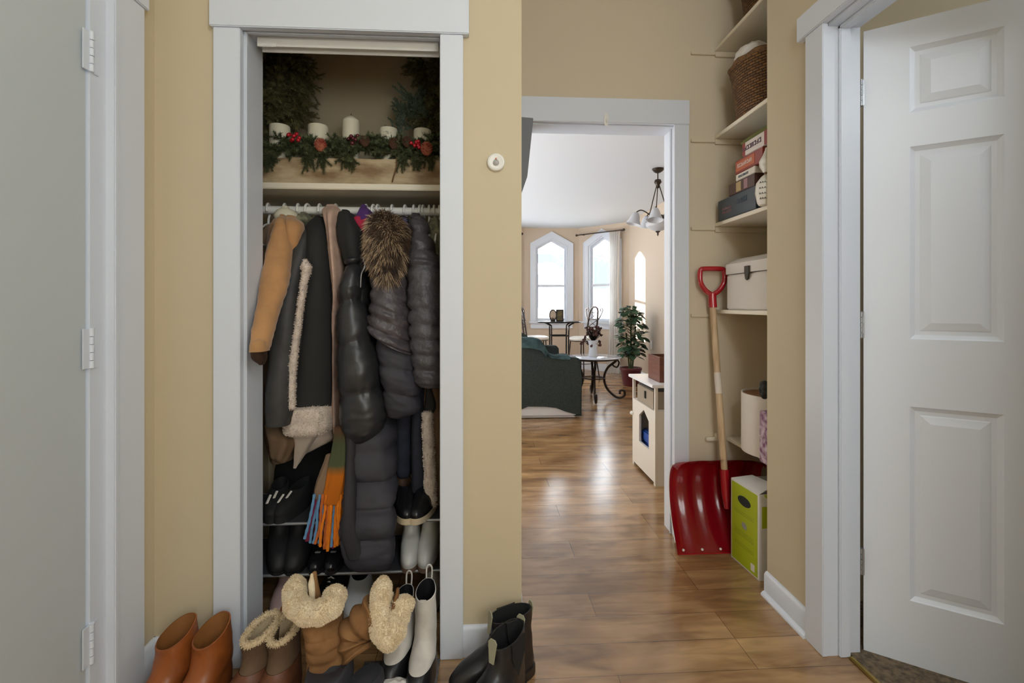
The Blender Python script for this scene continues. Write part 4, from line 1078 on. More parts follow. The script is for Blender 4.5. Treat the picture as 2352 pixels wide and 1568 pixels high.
# camel coat
t = thing('camel_coat', 'camel wool coat at the left, its sleeve swinging over the closet jamb', 'coat', (0, 0, 0))
loft('body', [(497, 640, 668, 2.02, .05), (512, 618, 690, 2.02, .13), (560, 606, 694, 2.04, .15), (800, 604, 668, 2.08, .12), (985, 603, 636, 2.10, .09)], G['camel'], t, nv=50, seed=11, expo=2.0)
loft('hood', [(499, 655, 676, 1.90, .03), (512, 655, 689, 1.88, .05), (545, 658, 688, 1.87, .05), (580, 660, 682, 1.87, .04), (605, 664, 674, 1.87, .02)], G['camel'], t, nv=26, folds=(3, .08, 1), seed=12)
loft('sleeve', [(497, 640, 652, 1.90, .03), (508, 628, 660, 1.88, .05), (560, 611, 662, 1.84, .055), (650, 592, 652, 1.76, .05), (655, 591, 651, 1.755, .05), (730, 579, 628, 1.68, .046), (800, 570, 607, 1.60, .042), (807, 570, 607, 1.595, .042)], G['camel'], t, nv=60, folds=(3, .03, 0), pinch=[480, 654, 830], bulge=.004, seed=13, open_end=True)
loft('cuff_lining_shade', [(800, 574, 604, 1.612, .034), (822, 575, 604, 1.625, .034), (836, 592, 603, 1.64, .02)], mat('brown_lining_shade', (66, 46, 34), .8), t, nv=10, folds=(2, .03, 0), seed=14)  # dark brown covers the cuff lining plus the shadow under it
# black shearling coat
t = thing('shearling_coat', 'black coat with cream shearling edging and wide shearling hem', 'coat', (0, 0, 0))
loft('sleeve', [(525, 690, 722, 1.96, .05), (545, 676, 722, 1.93, .065), (620, 645, 708, 1.88, .07), (720, 617, 690, 1.84, .07), (850, 606, 676, 1.82, .065), (965, 604, 664, 1.81, .06), (978, 610, 660, 1.81, .06)], G['char'], t, nv=60, folds=(4, .04, 1), seed=15, open_end=True, wrinkle=.009)
loft('body', [(500, 722, 738, 2.02, .04), (520, 700, 752, 1.99, .10), (560, 694, 762, 1.97, .13), (650, 692, 768, 1.95, .13), (800, 676, 770, 1.95, .13), (945, 655, 762, 1.94, .12)], G['black'], t, nv=60, folds=(4, .03, 0), seed=16)
s_ = loft('shearling_edge', [(602, 694, 704, 1.795, .014), (612, 690, 712, 1.79, .018), (626, 692, 709, 1.79, .016), (660, 688, 701, 1.785, .014), (760, 674, 688, 1.785, .014), (860, 660, 677, 1.785, .014), (938, 659, 676, 1.785, .014)], G['shear'], t, nv=50, ns=20, folds=(3, .05, 0), wrinkle=.003, wsc=60, seed=17)
add_fur(s_, 1600, .006, G['shear'], seed=3)
s_ = loft('shearling_hem', [(934, 650, 756, 1.93, .125), (940, 648, 760, 1.93, .13), (965, 649, 760, 1.93, .13), (984, 650, 757, 1.93, .13), (994, 656, 750, 1.93, .12)], G['shear'], t, nv=24, ns=60, folds=(3, .02, 0), expo=3.2, wrinkle=.004, wsc=40, seed=18)
add_fur(s_, 5000, .006, G['shear'], seed=4)
# pink garment + cream tails
single('pink_cardigan', 'dusty pink knit hanging between shearling coat and glossy puffer', 'cardigan', [(474, 748, 772, 1.99, .02), (484, 738, 778, 1.96, .05), (505, 742, 776, 1.94, .07), (560, 752, 778, 1.92, .08), (660, 762, 782, 1.90, .08), (730, 764, 776, 1.90, .07), (850, 764, 774, 1.90, .07), (960, 762, 778, 1.92, .06), (996, 766, 776, 1.92, .05)], G['pink'], nv=60, folds=(5, .10, 1), seed=19)
t = thing('cream_blouse', 'cream satin blouse with pointed tail below the shearling hem', 'blouse', (0, 0, 0))
cr_ = mat('cream_satin', (236, 218, 202), .5, var=.06, vscale=20)
loft('body', [(930, 664, 765, 2.10, .05), (985, 655, 772, 2.06, .05), (1010, 672, 768, 2.05, .05), (1030, 690, 730, 2.05, .04), (1042, 694, 704, 2.05, .02)], cr_, t, nv=30, folds=(7, .06, 0), seed=20)
loft('tail', [(985, 655, 735, 1.99, .02), (1010, 672, 720, 1.99, .02), (1045, 674, 698, 1.99, .014), (1074, 672, 681, 1.99, .006)], cr_, t, nv=24, folds=(5, .06, 0), seed=21)
single('tan_scarf', 'folded tan scarf hanging low at the left behind the blouse', 'scarf', [(975, 606, 640, 2.0, .04), (1000, 612, 660, 1.98, .05), (1020, 618, 668, 1.98, .05), (1050, 622, 660, 1.98, .04), (1062, 636, 655, 1.98, .02)], G['taupe'], nv=24, folds=(5, .1, 0), seed=22)
# glossy puffer
t = thing('glossy_puffer_coat', 'glossy black puffer coat with long smooth segmented sleeve', 'coat', (0, 0, 0))
loft('collar', [(486, 782, 800, 1.95, .03), (492, 773, 810, 1.93, .06), (530, 770, 832, 1.91, .08), (580, 782, 838, 1.9, .08), (604, 786, 838, 1.9, .07)], G['black'], t, nv=30, seed=24)
loft('sleeve', [(596, 786, 836, 1.88, .07), (640, 776, 834, 1.86, .08), (700, 768, 834, 1.85, .085), (790, 766, 852, 1.83, .085), (880, 768, 868, 1.82, .085), (960, 774, 878, 1.82, .08), (1000, 790, 872, 1.82, .07), (1018, 812, 852, 1.82, .05)], G['gloss'], t, nv=90, folds=(3, .03, 0), pinch=[575, 606, 690, 785, 903, 1040], bulge=.022, tilt=.18, seed=25)
loft('side_panel', [(560, 826, 840, 1.92, .06), (620, 824, 842, 1.92, .09), (760, 826, 848, 1.92, .09), (900, 840, 885, 1.93, .08)], G['black'], t, nv=40, seed=26)
b = NB(); tube(b, smoothpts([P(834, 590, 1.80), P(838, 610, 1.795), P(830, 630, 1.795), P(828, 660, 1.80)], 6), .003, 8); link('zip_pull', b, mat('chrome_zip', (150, 150, 155), .25, metal=.9), t)
# purple/red knit
grad = mat('purple_knit', (84, 48, 112), .9, bump=.5, bscale=160)
t = thing('knit_scarf', 'purple and crimson knit scarf hung over the rod', 'scarf', (0, 0, 0))
loft('upper_band', [(474, 828, 840, 1.97, .02), (486, 820, 850, 1.95, .04), (506, 810, 852, 1.94, .05)], grad, t, nv=20, folds=(5, .06, 0), seed=27)
loft('lower_band', [(502, 811, 850, 1.94, .048), (515, 818, 850, 1.93, .05), (534, 826, 848, 1.92, .04), (560, 832, 846, 1.92, .03)], mat('crimson_knit', (176, 40, 72), .9, bump=.5, bscale=160), t, nv=20, folds=(5, .06, 0), seed=28)
# long matte puffer
t = thing('long_puffer_coat', 'long dark matte puffer coat reaching down to the shoe rack', 'coat', (0, 0, 0))
loft('body', [(520, 850, 885, 2.12, .05), (560, 845, 900, 2.14, .10), (760, 845, 900, 2.12, .10), (930, 822, 905, 1.99, .11), (1000, 788, 905, 1.90, .12), (1100, 782, 905, 1.83, .09), (1150, 780, 905, 1.775, .06), (1200, 778, 905, 1.735, .055), (1240, 772, 906, 1.73, .055), (1290, 788, 902, 1.73, .052), (1308, 806, 896, 1.735, .045)], G['matte'], t, nv=120, folds=(3, .02, 0), pinch=[500, 600, 700, 800, 880, 965, 1035, 1103, 1172, 1240, 1330], bulge=.018, seed=29, expo=3)
loft('placket', [(960, 792, 822, 1.80, .03), (1060, 790, 816, 1.77, .03), (1150, 788, 812, 1.71, .03), (1220, 782, 816, 1.69, .025), (1285, 796, 836, 1.69, .025)], mat('dark_placket', (44, 42, 45), .8), t, nv=50, ns=24, folds=(3, .05, 0), seed=30)
# fur hood jacket
t = thing('fur_hood_puffer', 'graphite puffer jacket with brown fur trimmed hood', 'jacket', (0, 0, 0))
loft('under_sleeve', [(740, 850, 925, 1.88, .07), (790, 854, 950, 1.86, .075), (850, 862, 958, 1.84, .075), (900, 870, 965, 1.84, .07), (935, 876, 962, 1.84, .06), (958, 886, 925, 1.84, .04)], G['matte'], t, nv=60, folds=(3, .03, 0), pinch=[730, 780, 846, 905, 980], bulge=.015, tilt=-.25, seed=31)
loft('body', [(520, 862, 915, 1.98, .06), (560, 852, 926, 1.93, .09), (620, 842, 936, 1.90, .11), (700, 838, 944, 1.87, .11), (760, 836, 948, 1.86, .11), (785, 840, 949, 1.855, .11), (800, 866, 950, 1.85, .10)], G['shiny'], t, nv=100, folds=(3, .03, 0), pinch=[500, 560, 605, 645, 680, 712, 740, 766, 792, 830], bulge=.013, tilt=-.45, seed=32, wrinkle=.010)
hd = loft('hood_trim', [(497, 858, 900, 1.86, .03), (515, 848, 918, 1.83, .05), (550, 844, 926, 1.81, .06), (590, 850, 922, 1.80, .05), (620, 866, 908, 1.79, .04), (645, 880, 899, 1.79, .02)], mat('brown_fur_base', (70, 54, 42), .95), t, nv=30, folds=(3, .04, 0), seed=33)
fm = mat('brown_fur', (104, 82, 64), .7, col2=(58, 44, 36), vscale=22)
fm2 = mat('tan_fur_tips', (196, 168, 134), .7)
pts = [(p, n) for p, n in sample(hd, 9000, 7) if p.y < 1.87]
b = NB(); fur(b, pts, .032, r=.0010, jitter=.45, seed=5, droop=.7); f = link('fur', b, fm, hd, smooth=False); f['kind'] = 'stuff'
b = NB(); fur(b, [q for q in pts[::2] if noise.noise(q[0] * 30) > -.08], .040, r=.0009, jitter=.4, seed=6, droop=.75); f = link('light_fur', b, fm2, hd, smooth=False); f['kind'] = 'stuff'
# quilted jacket right
t = thing('quilted_jacket', 'black lightweight quilted jacket at the right beside the jamb', 'jacket', (0, 0, 0))
loft('body', [(494, 942, 965, 1.95, .03), (502, 938, 978, 1.92, .06), (540, 937, 990, 1.89, .08), (590, 932, 1008, 1.86, .09), (620, 930, 1016, 1.85, .095), (760, 932, 1019, 1.84, .095), (840, 938, 1019, 1.84, .09), (884, 950, 1018, 1.84, .08), (890, 956, 1016, 1.84, .07)], G['shiny2'], t, nv=140, folds=(3, .02, 0), pinch=[470, 502, 535, 573, 612, 655, 683, 713, 748, 779, 815, 848, 890], bulge=.013, tilt=-.05, seed=35, wrinkle=.008)
# navy jeans etc.
single('navy_trousers', 'dark navy trousers hanging below the matte puffer sleeve', 'trousers', [(880, 905, 955, 2.0, .08), (950, 903, 955, 1.98, .07), (1040, 905, 948, 1.97, .06), (1085, 908, 945, 1.97, .06), (1096, 914, 940, 1.97, .05)], G['navy'], nv=40, folds=(3, .06, 0), seed=36, open_end=True)
single('dark_jeans', 'dark blue jeans leg hanging down to the black sneakers', 'trousers', [(880, 945, 978, 1.95, .07), (1000, 942, 976, 1.93, .06), (1100, 942, 978, 1.92, .06), (1160, 944, 976, 1.92, .05)], mat('indigo_denim', (34, 36, 48), .85, var=.2, vscale=18), nv=40, folds=(3, .05, 0), seed=37, open_end=True)
t = thing('sherpa_jacket', 'dark jacket with a long cream sherpa edge beside the right jamb', 'jacket', (0, 0, 0))
loft('body', [(880, 972, 1008, 1.95, .05), (940, 970, 1018, 1.95, .06), (1100, 980, 1021, 1.97, .06), (1180, 985, 1021, 1.98, .06)], G['taupe'], t, nv=40, seed=38)
s_ = loft('sherpa_edge', [(952, 970, 991, 1.86, .02), (1000, 970, 994, 1.86, .022), (1080, 974, 998, 1.86, .022), (1150, 974, 1002, 1.86, .024), (1166, 978, 999, 1.86, .02)], G['shear'], t, nv=40, ns=24, folds=(3, .04, 0), wrinkle=.006, wsc=70, seed=39)
add_fur(s_, 1800, .006, G['shear'], seed=8)
loft('pocket_panel', [(885, 976, 990, 1.875, .012), (930, 975, 1000, 1.875, .014), (952, 976, 992, 1.875, .012)], G['black'], t, nv=20, ns=20, seed=40)
# orange scarf with fringe
def band_mat(name, stops, z0, z1):
    m = mat(name, (200, 120, 40), .95); nt = m.node_tree; N = nt.nodes; L = nt.links
    tc = N.new('ShaderNodeTexCoord'); sp = N.new('ShaderNodeSeparateXYZ'); mr = N.new('ShaderNodeMapRange'); rp = N.new('ShaderNodeValToRGB')
    mr.inputs[1].default_value = z0; mr.inputs[2].default_value = z1
    L.new(tc.outputs['Object'], sp.inputs[0]); L.new(sp.outputs['Z'], mr.inputs[0]); L.new(mr.outputs[0], rp.inputs[0])
    e = rp.color_ramp.elements; e[0].position = stops[0][0]; e[0].color = rgb(stops[0][1]); e[1].position = stops[-1][0]; e[1].color = rgb(stops[-1][1])
    for p, c in stops[1:-1]: q = e.new(p); q.color = rgb(c)
    nz = N.new('ShaderNodeTexNoise'); nz.inputs['Scale'].default_value = 300; bp = N.new('ShaderNodeBump'); bp.inputs['Strength'].default_value = .8; bp.inputs['Distance'].default_value = .004
    L.new(nz.outputs[0], bp.inputs['Height']); L.new(bp.outputs[0], N['Principled BSDF'].inputs['Normal'])
    L.new(rp.outputs[0], N['Principled BSDF'].inputs['Base Color']); return m
t = thing('fringed_scarf', 'orange, green and blue wool scarf with long fringe', 'scarf', (0, 0, 0))
ztop, zbot = WZ(780, 985, 1.78), WZ(750, 1150, 1.75)
sm = band_mat('scarf_bands', [(0, (236, 128, 14)), (.36, (236, 128, 14)), (.50, (96, 104, 66)), (.80, (92, 98, 66)), (1, (112, 74, 48))], zbot, ztop)
loft('band', [(985, 768, 794, 1.80, .02), (1040, 758, 796, 1.78, .022), (1090, 748, 794, 1.76, .02), (1130, 742, 790, 1.75, .018), (1158, 742, 786, 1.745, .014)], sm, t, nv=50, folds=(7, .08, 0), seed=41)
loft('side_band', [(1050, 745, 765, 1.79, .016), (1090, 732, 755, 1.77, .018), (1125, 722, 748, 1.76, .016), (1145, 720, 745, 1.76, .012)], mat('grey_brown_wool', (128, 104, 82), .95, bump=.5, bscale=200), t, nv=30, folds=(6, .08, 0), seed=42)
oc = [mat('orange_wool', (234, 130, 24), .95, bump=.6, bscale=300), mat('blue_wool', (104, 150, 190), .95, bump=.6, bscale=300), mat('maroon_wool', (122, 34, 66), .95, bump=.6, bscale=300), mat('rust_wool', (196, 104, 48), .95, bump=.6, bscale=300)]
for i in range(24):
    f = i / 23; px0 = 722 + 64 * f; px1 = (698 + 92 * f) if f < .5 else (744 + (f - .5) * 72)
    px1 += rnd.uniform(-3, 3); y1 = 1240 + 22 * min(1, f * 1.6) - (0 if f < .8 else 8) + rnd.uniform(-8, 6)
    c = oc[1] if i in (0, 1, 4, 5, 9, 17) else oc[2] if i in (2, 3, 6, 18) else oc[3] if i in (7, 8, 11, 12) else oc[0]
    Yd = 1.745 + rnd.uniform(-.012, .012)
    p0 = P(px0, 1135, Yd + .004); p3 = P(px1, y1, Yd); 
    mid = [p0.lerp(p3, .35) + Vector((rnd.uniform(-.004, .004), rnd.uniform(-.006, .006), 0)), p0.lerp(p3, .7) + Vector((rnd.uniform(-.006, .006), rnd.uniform(-.008, .008), 0))]
    b = NB(); path = smoothpts([p0, mid[0], mid[1], p3], 6); tube(b, path, [.0048 + .0008 * math.sin(k * 1.9) for k in range(len(path))], 7)
    link('tassel', b, c, t)
# ================================================================== CLOSET TOP SHELF
rnd = random.Random(5)
t = thing('wooden_trough', 'long rustic whitewashed wooden trough on the closet shelf', 'planter', (0, 0, 0))
wm_ = mat('whitewashed_bark', (196, 176, 142), .85, col2=(138, 112, 80), vscale=7, stretch=(1, 1, 3), bump=.5, bscale=40, bdist=.004)
x0, x1 = WX(598, 2.0), WX(1016, 2.0); zt = zs + .001; zh = WZ(800, 366, 2.0)
b = NB(); prism(b, [Vector(p) for p in ((x0, 2.0, zt), (x0, 2.014, zt), (x0, 2.004, zh), (x0, 1.99, zh))], (x1 - x0, 0, 0))
bmesh.ops.subdivide_edges(b, edges=[e for e in b.edges if abs((e.verts[0].co - e.verts[1].co).x) > .1], cuts=60)
for v in b.verts: v.co.z += .004 * noise.noise(v.co * 9) if v.co.z > zt + .02 else 0
link('front_panel', b, wm_, t)
b = NB(); box(b, x0, 2.015, zt, x1, 2.15, zt + .012); box(b, x0, 2.138, zt + .012, x1, 2.15, zh - .01); box(b, x0, 2.015, zt + .012, x0 + .012, 2.138, zh - .01); box(b, x1 - .012, 2.015, zt + .012, x1, 2.138, zh - .01); link('body', b, wm_, t, smooth=False)
b = NB(); tube(b, smoothpts([P(912, 362, 1.985), P(910, 385, 1.982), P(904, 405, 1.982), P(901, 418, 1.982)], 5), [.003] * 16, 7); link('bark_strip', b, mat('brown_bark', (112, 78, 48), .8), t)
ivory = mat('ivory_wax', (236, 228, 204), .45)
cd = [(638, 284, 22, 'flat top, far left of the trough'), (727, 284, 22, 'flat top, second from the left'), (803, 271, 19, 'tallest, with pointed tip, centre of the trough'), (890, 291, 20, 'short, right of the tall central one'), (969, 294, 20, 'short, far right of the trough')]
for i, (px, py, r, s) in enumerate(cd):
    Y = 2.075; p = P(px, py, Y - .02); rr = r * Y / F_PX; zb = zh - .035
    t = thing('pillar_candle', 'ivory pillar candle, ' + s, 'candle', (p.x, Y, zb), 0, 'ivory pillar candles in the trough')
    h = p.z - zb; b = NB()
    tip = .018 if i == 2 else .003
    lathe(b, [(0, 0), (rr, 0), (rr, h - .008), (rr * .96, h - .003), (rr * .5, h + tip * .55), (.003, h + tip), (0, h + tip)], seg=36); link('wax', b, ivory, t)
    b = NB(); tube(b, [(0, 0, h), (.001, 0, h + tip + .008)], .0012, 6); link('wick', b, M['dark'], t)
# evergreen
NG = [mat('dark_fir_needles', (70, 82, 52), .7, col2=(104, 108, 70), vscale=18), mat('cedar_needles', (92, 94, 58), .75, col2=(126, 118, 76), vscale=18), mat('dusty_green_needles', (128, 144, 122), .75, col2=(88, 104, 86), vscale=20)]
bark = mat('twig_bark', (62, 46, 34), .9)
def sprig(bn, bt, p, d, L_, nl=.022, dens=900, sub=3, wd=.0014, droop=.3):
    p = Vector(p); d = Vector(d).normalized(); n = 8; path = [p]
    dd = d.copy()
    for i in range(n):
        dd = (dd + Vector((rnd.uniform(-.12, .12), rnd.uniform(-.12, .12), rnd.uniform(-.12, .12) - droop / n))).normalized(); path.append(path[-1] + dd * L_ / n)
    tube(bt, path, [.0022 * (1 - .7 * i / n) for i in range(n + 1)], 5)
    cnt = int(L_ * dens)
    for i in range(cnt):
        f = i / cnt * n; k = min(int(f), n - 1); q = path[k].lerp(path[k + 1], f - k); ax = (path[k + 1] - path[k]).normalized()
        a = rnd.uniform(0, 2 * PI); s = ax.orthogonal().normalized(); s = Matrix.Rotation(a, 3, ax) @ s
        nd = (ax * .75 + s).normalized(); l = nl * rnd.uniform(.7, 1.15) * (1 - .4 * i / cnt); w_ = nd.cross(ax).normalized() * wd
        up = nd.cross(w_).normalized() * wd * .6
        A = [bn.verts.new(q + w_), bn.verts.new(q - w_), bn.verts.new(q + up)]; E = bn.verts.new(q + nd * l)
        bn.faces.new((A[0], A[1], E)); bn.faces.new((A[1], A[2], E)); bn.faces.new((A[2], A[0], E))
    for j in range(sub):
        f = .25 + .6 * j / max(1, sub); k = int(f * n); s = Matrix.Rotation(rnd.uniform(0, 6.28), 3, path[k + 1] - path[k]) @ (path[k + 1] - path[k]).orthogonal().normalized()
        sprig(bn, bt, path[k], (path[k + 1] - path[k]).normalized() * .9 + s, L_ * .5, nl * .9, dens, 0, wd, droop)
# garland
t = thing('evergreen_garland', 'dark green fir garland spilling over the wooden trough', 'garland', (0, 0, 0))
bn, bt = NB(), NB()
tube(bt, smoothpts([P(px, py, 2.05) for px, py in ((606, 350), (680, 345), (760, 348), (840, 345), (920, 350), (1008, 350))], 6), .004, 6)
for i in range(190):
    px = 608 + 400 * (i + .5) / 190; p = P(px, rnd.uniform(322, 358), rnd.uniform(2.0, 2.07))
    dn = rnd.random() < .38
    d = Vector((rnd.uniform(-1, 1), -.55 if dn else rnd.uniform(-.8, .2), -.9 if dn and (px < 660 or 690 < px < 720 or 780 < px < 810 or 905 < px < 990) else rnd.uniform(-.15, .35)))
    sprig(bn, bt, p, d, rnd.uniform(.045, .075), .022, 1500, 2, .0015)
for px in (614, 622, 706, 738, 792, 800, 930, 955, 985):
    for _ in range(6): sprig(bn, bt, P(px + rnd.uniform(-8, 8), 352, 1.985), (rnd.uniform(-.4, .4), -.12, -1), rnd.uniform(.05, .085), .020, 1500, 1, .0013, 0)
for px in (780, 790, 880, 865, 915): sprig(bn, bt, P(px, 335, 2.06), (rnd.uniform(-.5, .5), 0, 1), .06, .018, 1300, 2)
link('twigs', bt, bark, t); f = link('needles', bn, NG[0], t, smooth=False); f['kind'] = 'stuff'
def spray(name, label, items, m, **k):
    t = thing(name, label, 'evergreen branch', (0, 0, 0)); bn, bt = NB(), NB()
    for (px, py, Y, dx, dy, dz, L_) in items: sprig(bn, bt, P(px, py, Y), (dx, dy, dz), L_, **k)
    link('twigs', bt, bark, t); f = link('needles', bn, m, t, smooth=False); f['kind'] = 'stuff'; return t
L1 = []
for i in range(95):
    py = rnd.uniform(130, 310); L1.append((rnd.uniform(598, 640), py, rnd.uniform(2.10, 2.22), rnd.uniform(-.05, .6), rnd.uniform(-.4, .2), rnd.uniform(-.5, .9), rnd.uniform(.08, .14)))
for py, dz in ((150, .15), (165, .0), (180, -.1), (215, -.15), (235, -.2), (250, -.25), (205, .05), (140, .3), (158, .1), (172, -.05), (228, -.1), (243, -.2), (258, -.3)):
    L1.append((640, py, 2.15, 1, -.1, dz, .15 + rnd.uniform(0, .05)))
spray('evergreen_spray', 'dark evergreen spray filling the upper left of the closet shelf', L1, NG[1], nl=.026, dens=1100, sub=5, wd=.0017, droop=.4)
L2 = []
for i in range(52):
    L2.append((rnd.uniform(985, 1025), rnd.uniform(140, 330), rnd.uniform(2.12, 2.25), rnd.uniform(-.5, .2), rnd.uniform(-.4, .2), rnd.uniform(-.4, .8), rnd.uniform(.07, .12)))
for py in (150, 160, 172, 145): L2.append((990, py, 2.15, -1, -.1, rnd.uniform(-.2, .1), .12))
spray('evergreen_spray', 'dark evergreen spray in the upper right corner of the closet shelf', L2, NG[1], nl=.026, dens=1000, sub=5, wd=.0017, droop=.4)
spray('silvery_branch', 'pale dusty green branch standing behind the two right candles', [(940 + rnd.uniform(-20, 45), rnd.uniform(235, 320), 2.17, rnd.uniform(-.8, .4), -.1, rnd.uniform(.2, 1), rnd.uniform(.07, .11)) for _ in range(34)], NG[2], nl=.020, dens=900, sub=2, wd=.0022, droop=.1)
# berries and cones
def berries(px, py, Y, n, m, label):
    t = thing('berry_cluster', label, 'berries', P(px, py, Y), 0, 'berry clusters in the garland')
    bs = NB()
    for i in range(n):
        c = Vector((rnd.uniform(-.026, .026), rnd.uniform(-.012, .012), rnd.uniform(-.018, .02)))
        b = NB(); bmesh.ops.create_icosphere(b, subdivisions=2, radius=.0075, matrix=Matrix.Translation(c)); link('berry', b, m, t)
        tube(bs, [Vector((0, .01, -.02)), c], .001, 4)
    link('stem', bs, bark, t)
rb = mat('red_berry', (186, 24, 38), .25, coat=.5); db = mat('burgundy_berry', (92, 24, 34), .3, coat=.4)
berries(676, 316, 1.965, 9, rb, 'bright red berries between the two left candles')
berries(812, 322, 1.965, 8, db, 'burgundy berries at the foot of the tall centre candle')
berries(960, 332, 1.965, 9, rb, 'red berries at the foot of the far right candle')
def cone(px, py, Y, m, label, s=1.0):
    t = thing('pine_cone', label, 'pine cone', P(px, py, Y), 0, 'cones in the garland')
    b = NB(); prof = lambda z: .020 * s * math.sin(PI * (.12 + .8 * z))
    for j in range(9):
        z = j / 8; n = 9
        for k in range(n):
            a = 2 * PI * (k + .5 * (j % 2)) / n; r = prof(z) + .003; c = Vector((r * math.cos(a), r * math.sin(a), (z - .5) * .055 * s))
            d_ = Vector((math.cos(a), math.sin(a), .7)).normalized(); w_ = Vector((-math.sin(a), math.cos(a), 0)) * .0072 * s
            q = [c - w_ * .7 - d_ * .006, c + w_ * .7 - d_ * .006, c + w_ + d_ * .003, c + d_ * .008, c - w_ + d_ * .003]
            prism(b, q, Vector((math.cos(a), math.sin(a), -1)).normalized() * .0016)
    o = link('scales', b, m, t, smooth=False); o['kind'] = 'stuff'
    b = NB(); lathe(b, [(0, -.03 * s), (.010 * s, -.026 * s), (.018 * s, 0), (.010 * s, .024 * s), (0, .028 * s)], seg=12); link('core', b, m, t)
pkc = mat('copper_pink_glitter', (204, 132, 104), .4, col2=(160, 62, 52), vscale=60); brc = mat('brown_cone', (96, 66, 48), .8)
cone(736, 333, 1.965, pkc, 'copper pink cone hanging below the second candle from the left', .75)
cone(980, 342, 1.965, pkc, 'copper pink cone near the right end of the trough', .8)
cone(838, 325, 1.98, brc, 'brown pine cone right of the burgundy berries', .6)
cone(905, 330, 1.98, brc, 'brown pine cone below the candle right of centre', .6)
cone(935, 326, 1.98, brc, 'brown pine cone left of the red berries at right', .6)

# ================================================================== SHOES
def ring_pts(z, yf, yb, hw, tilt, n, toe=1.0, off=0):
    out = []
    yc = (yf + yb) / 2; a = (yb - yf) / 2
    for k in range(n):
        th = 2 * PI * k / n; c, s = math.cos(th), math.sin(th)
        y = yc + a * math.copysign(abs(s) ** .88, s); x = hw * math.copysign(abs(c) ** .9, c)
        f = (y - yc) / max(a, 1e-4)
        x *= 1 - .14 * max(0, f) + .03 * max(0, -f)
        out.append(Vector((x + off, y, z + tilt * (y - yc))))
    return out
def shoe(name, label, cat, loc, rz, secs, m_up, m_sole, m_in=None, sole_h=.012, foot=None, group=None, zs_=None, welt=0, cuff=None, wr=.003, tiltx=0, heel=None, parent_extra=None, seed=0, off=None):
    t = thing(name, label, cat, loc, rz, group); n = 40; nv = 46
    rows = [tuple(s) if len(s) == 5 else tuple(s) + (0,) for s in secs]
    R_ = interp(rows, nv)
    def surf(lo, hi, m, nm, grow=0, closeb=False):
        b = NB(); rg = []
        for s in R_:
            if s[0] < lo - 1e-6 or s[0] > hi + 1e-6: continue
            rg.append([])
            for p in ring_pts(s[0], s[1] - grow, s[2] + grow, s[3] + grow, s[4], n):
                w_ = wr * noise.noise(p * 26 + Vector((seed, 0, 0))); q = Vector((p.x, p.y, 0)); c_ = Vector((0, (s[1] + s[2]) / 2, 0)); q = (Vector((p.x, p.y, 0)) - c_)
                if q.length > 1e-6: q.normalize()
                p = p + q * w_; p.x += tiltx * p.z
                rg[-1].append(b.verts.new(p))
        for A, B_ in zip(rg[:-1], rg[1:]):
            for k in range(n): b.faces.new((A[k], A[(k + 1) % n], B_[(k + 1) % n], B_[k]))
        if closeb: b.faces.new(rg[0])
        return b, rg
    ztop = rows[-1][0]
    sp = foot[0] if foot else None
    if foot:
        b, rg = surf(rows[0][0], sp, foot[1], 'foot', .0012, True); link('foot', b, foot[1], t)
        b, rg = surf(sp - .004, ztop, m_up, 'upper')
    else: b, rg = surf(rows[0][0], ztop, m_up, 'upper', 0, True)
    # rim and interior
    top = rg[-1]; c_ = sum((v.co for v in top), Vector()) / n
    r1 = [b.verts.new(c_ + (v.co - c_) * .93 + Vector((0, 0, .001))) for v in top]
    for k in range(n): b.faces.new((top[k], top[(k + 1) % n], r1[(k + 1) % n], r1[k]))
    tc_ = [v.co.copy() for v in top]
    link('upper', b, m_up, t)
    b = NB(); a0 = [b.verts.new(c_ + (v - c_) * .93 + Vector((0, 0, .0005))) for v in tc_]; a_ = a0
    for q in range(1, 5):
        a1 = [b.verts.new(c_ + (v - c_) * (.93 - .03 * q) + Vector((0, 0, -.022 * q))) for v in tc_]
        for k in range(n): b.faces.new((a_[k], a_[(k + 1) % n], a1[(k + 1) % n], a1[k]))
        a_ = a1
    b.faces.new(a_); link('lining', b, m_in or m_up, t)
    # sole
    b = NB(); s0 = R_[0]; g = welt
    A = [b.verts.new(p - Vector((0, 0, p.z))) for p in ring_pts(0, s0[1] - g, s0[2] + g, s0[3] + g, 0, n)]
    B_ = [b.verts.new(Vector((p.x, p.y, sole_h))) for p in ring_pts(0, s0[1] - g, s0[2] + g, s0[3] + g, 0, n)]
    b.faces.new(A); b.faces.new(B_)
    for k in range(n): b.faces.new((A[k], A[(k + 1) % n], B_[(k + 1) % n], B_[k]))
    link('sole', b, m_sole, t)
    return t
def ankle(h=.20, L_=.26, w=.046, sh=.014, shaft=.043, top_tilt=0, ty=.0, flare=1.0):
    return [(sh, -L_ * .60, L_ * .40, w), (sh + .02, -L_ * .61, L_ * .40, w), (sh + .045, -L_ * .53, L_ * .39, w * .97), (sh + .065, -L_ * .38, L_ * .38, w * .93), (sh + .088, -L_ * .20 + ty, L_ * .375, shaft * 1.0), (sh + .125, -L_ * .13 + ty, L_ * .37, shaft * .97), (h, -L_ * .15 * flare + ty, L_ * .38 * flare, shaft * flare, top_tilt)]
tan = mat('tan_leather', (158, 88, 40), .38, col2=(120, 62, 26), vscale=10, bump=.15, bscale=60); tin = mat('tan_lining', (142, 92, 46), .6); dsole = mat('dark_sole', (48, 36, 28), .6)
for (px, s) in ((399, 'left'), (482, 'right')):
    shoe('ankle_boot', 'tan leather ankle boot by the left wall, the ' + s + ' of the pair', 'boot', (WX(px, 1.47) - .004, 1.455, 0), R(-20 if s == 'left' else -14), ankle(.200, .235, .047, .014, .047, .40, .0, .88), tan, dsole, tin, group='pair of tan leather ankle boots', seed=px)
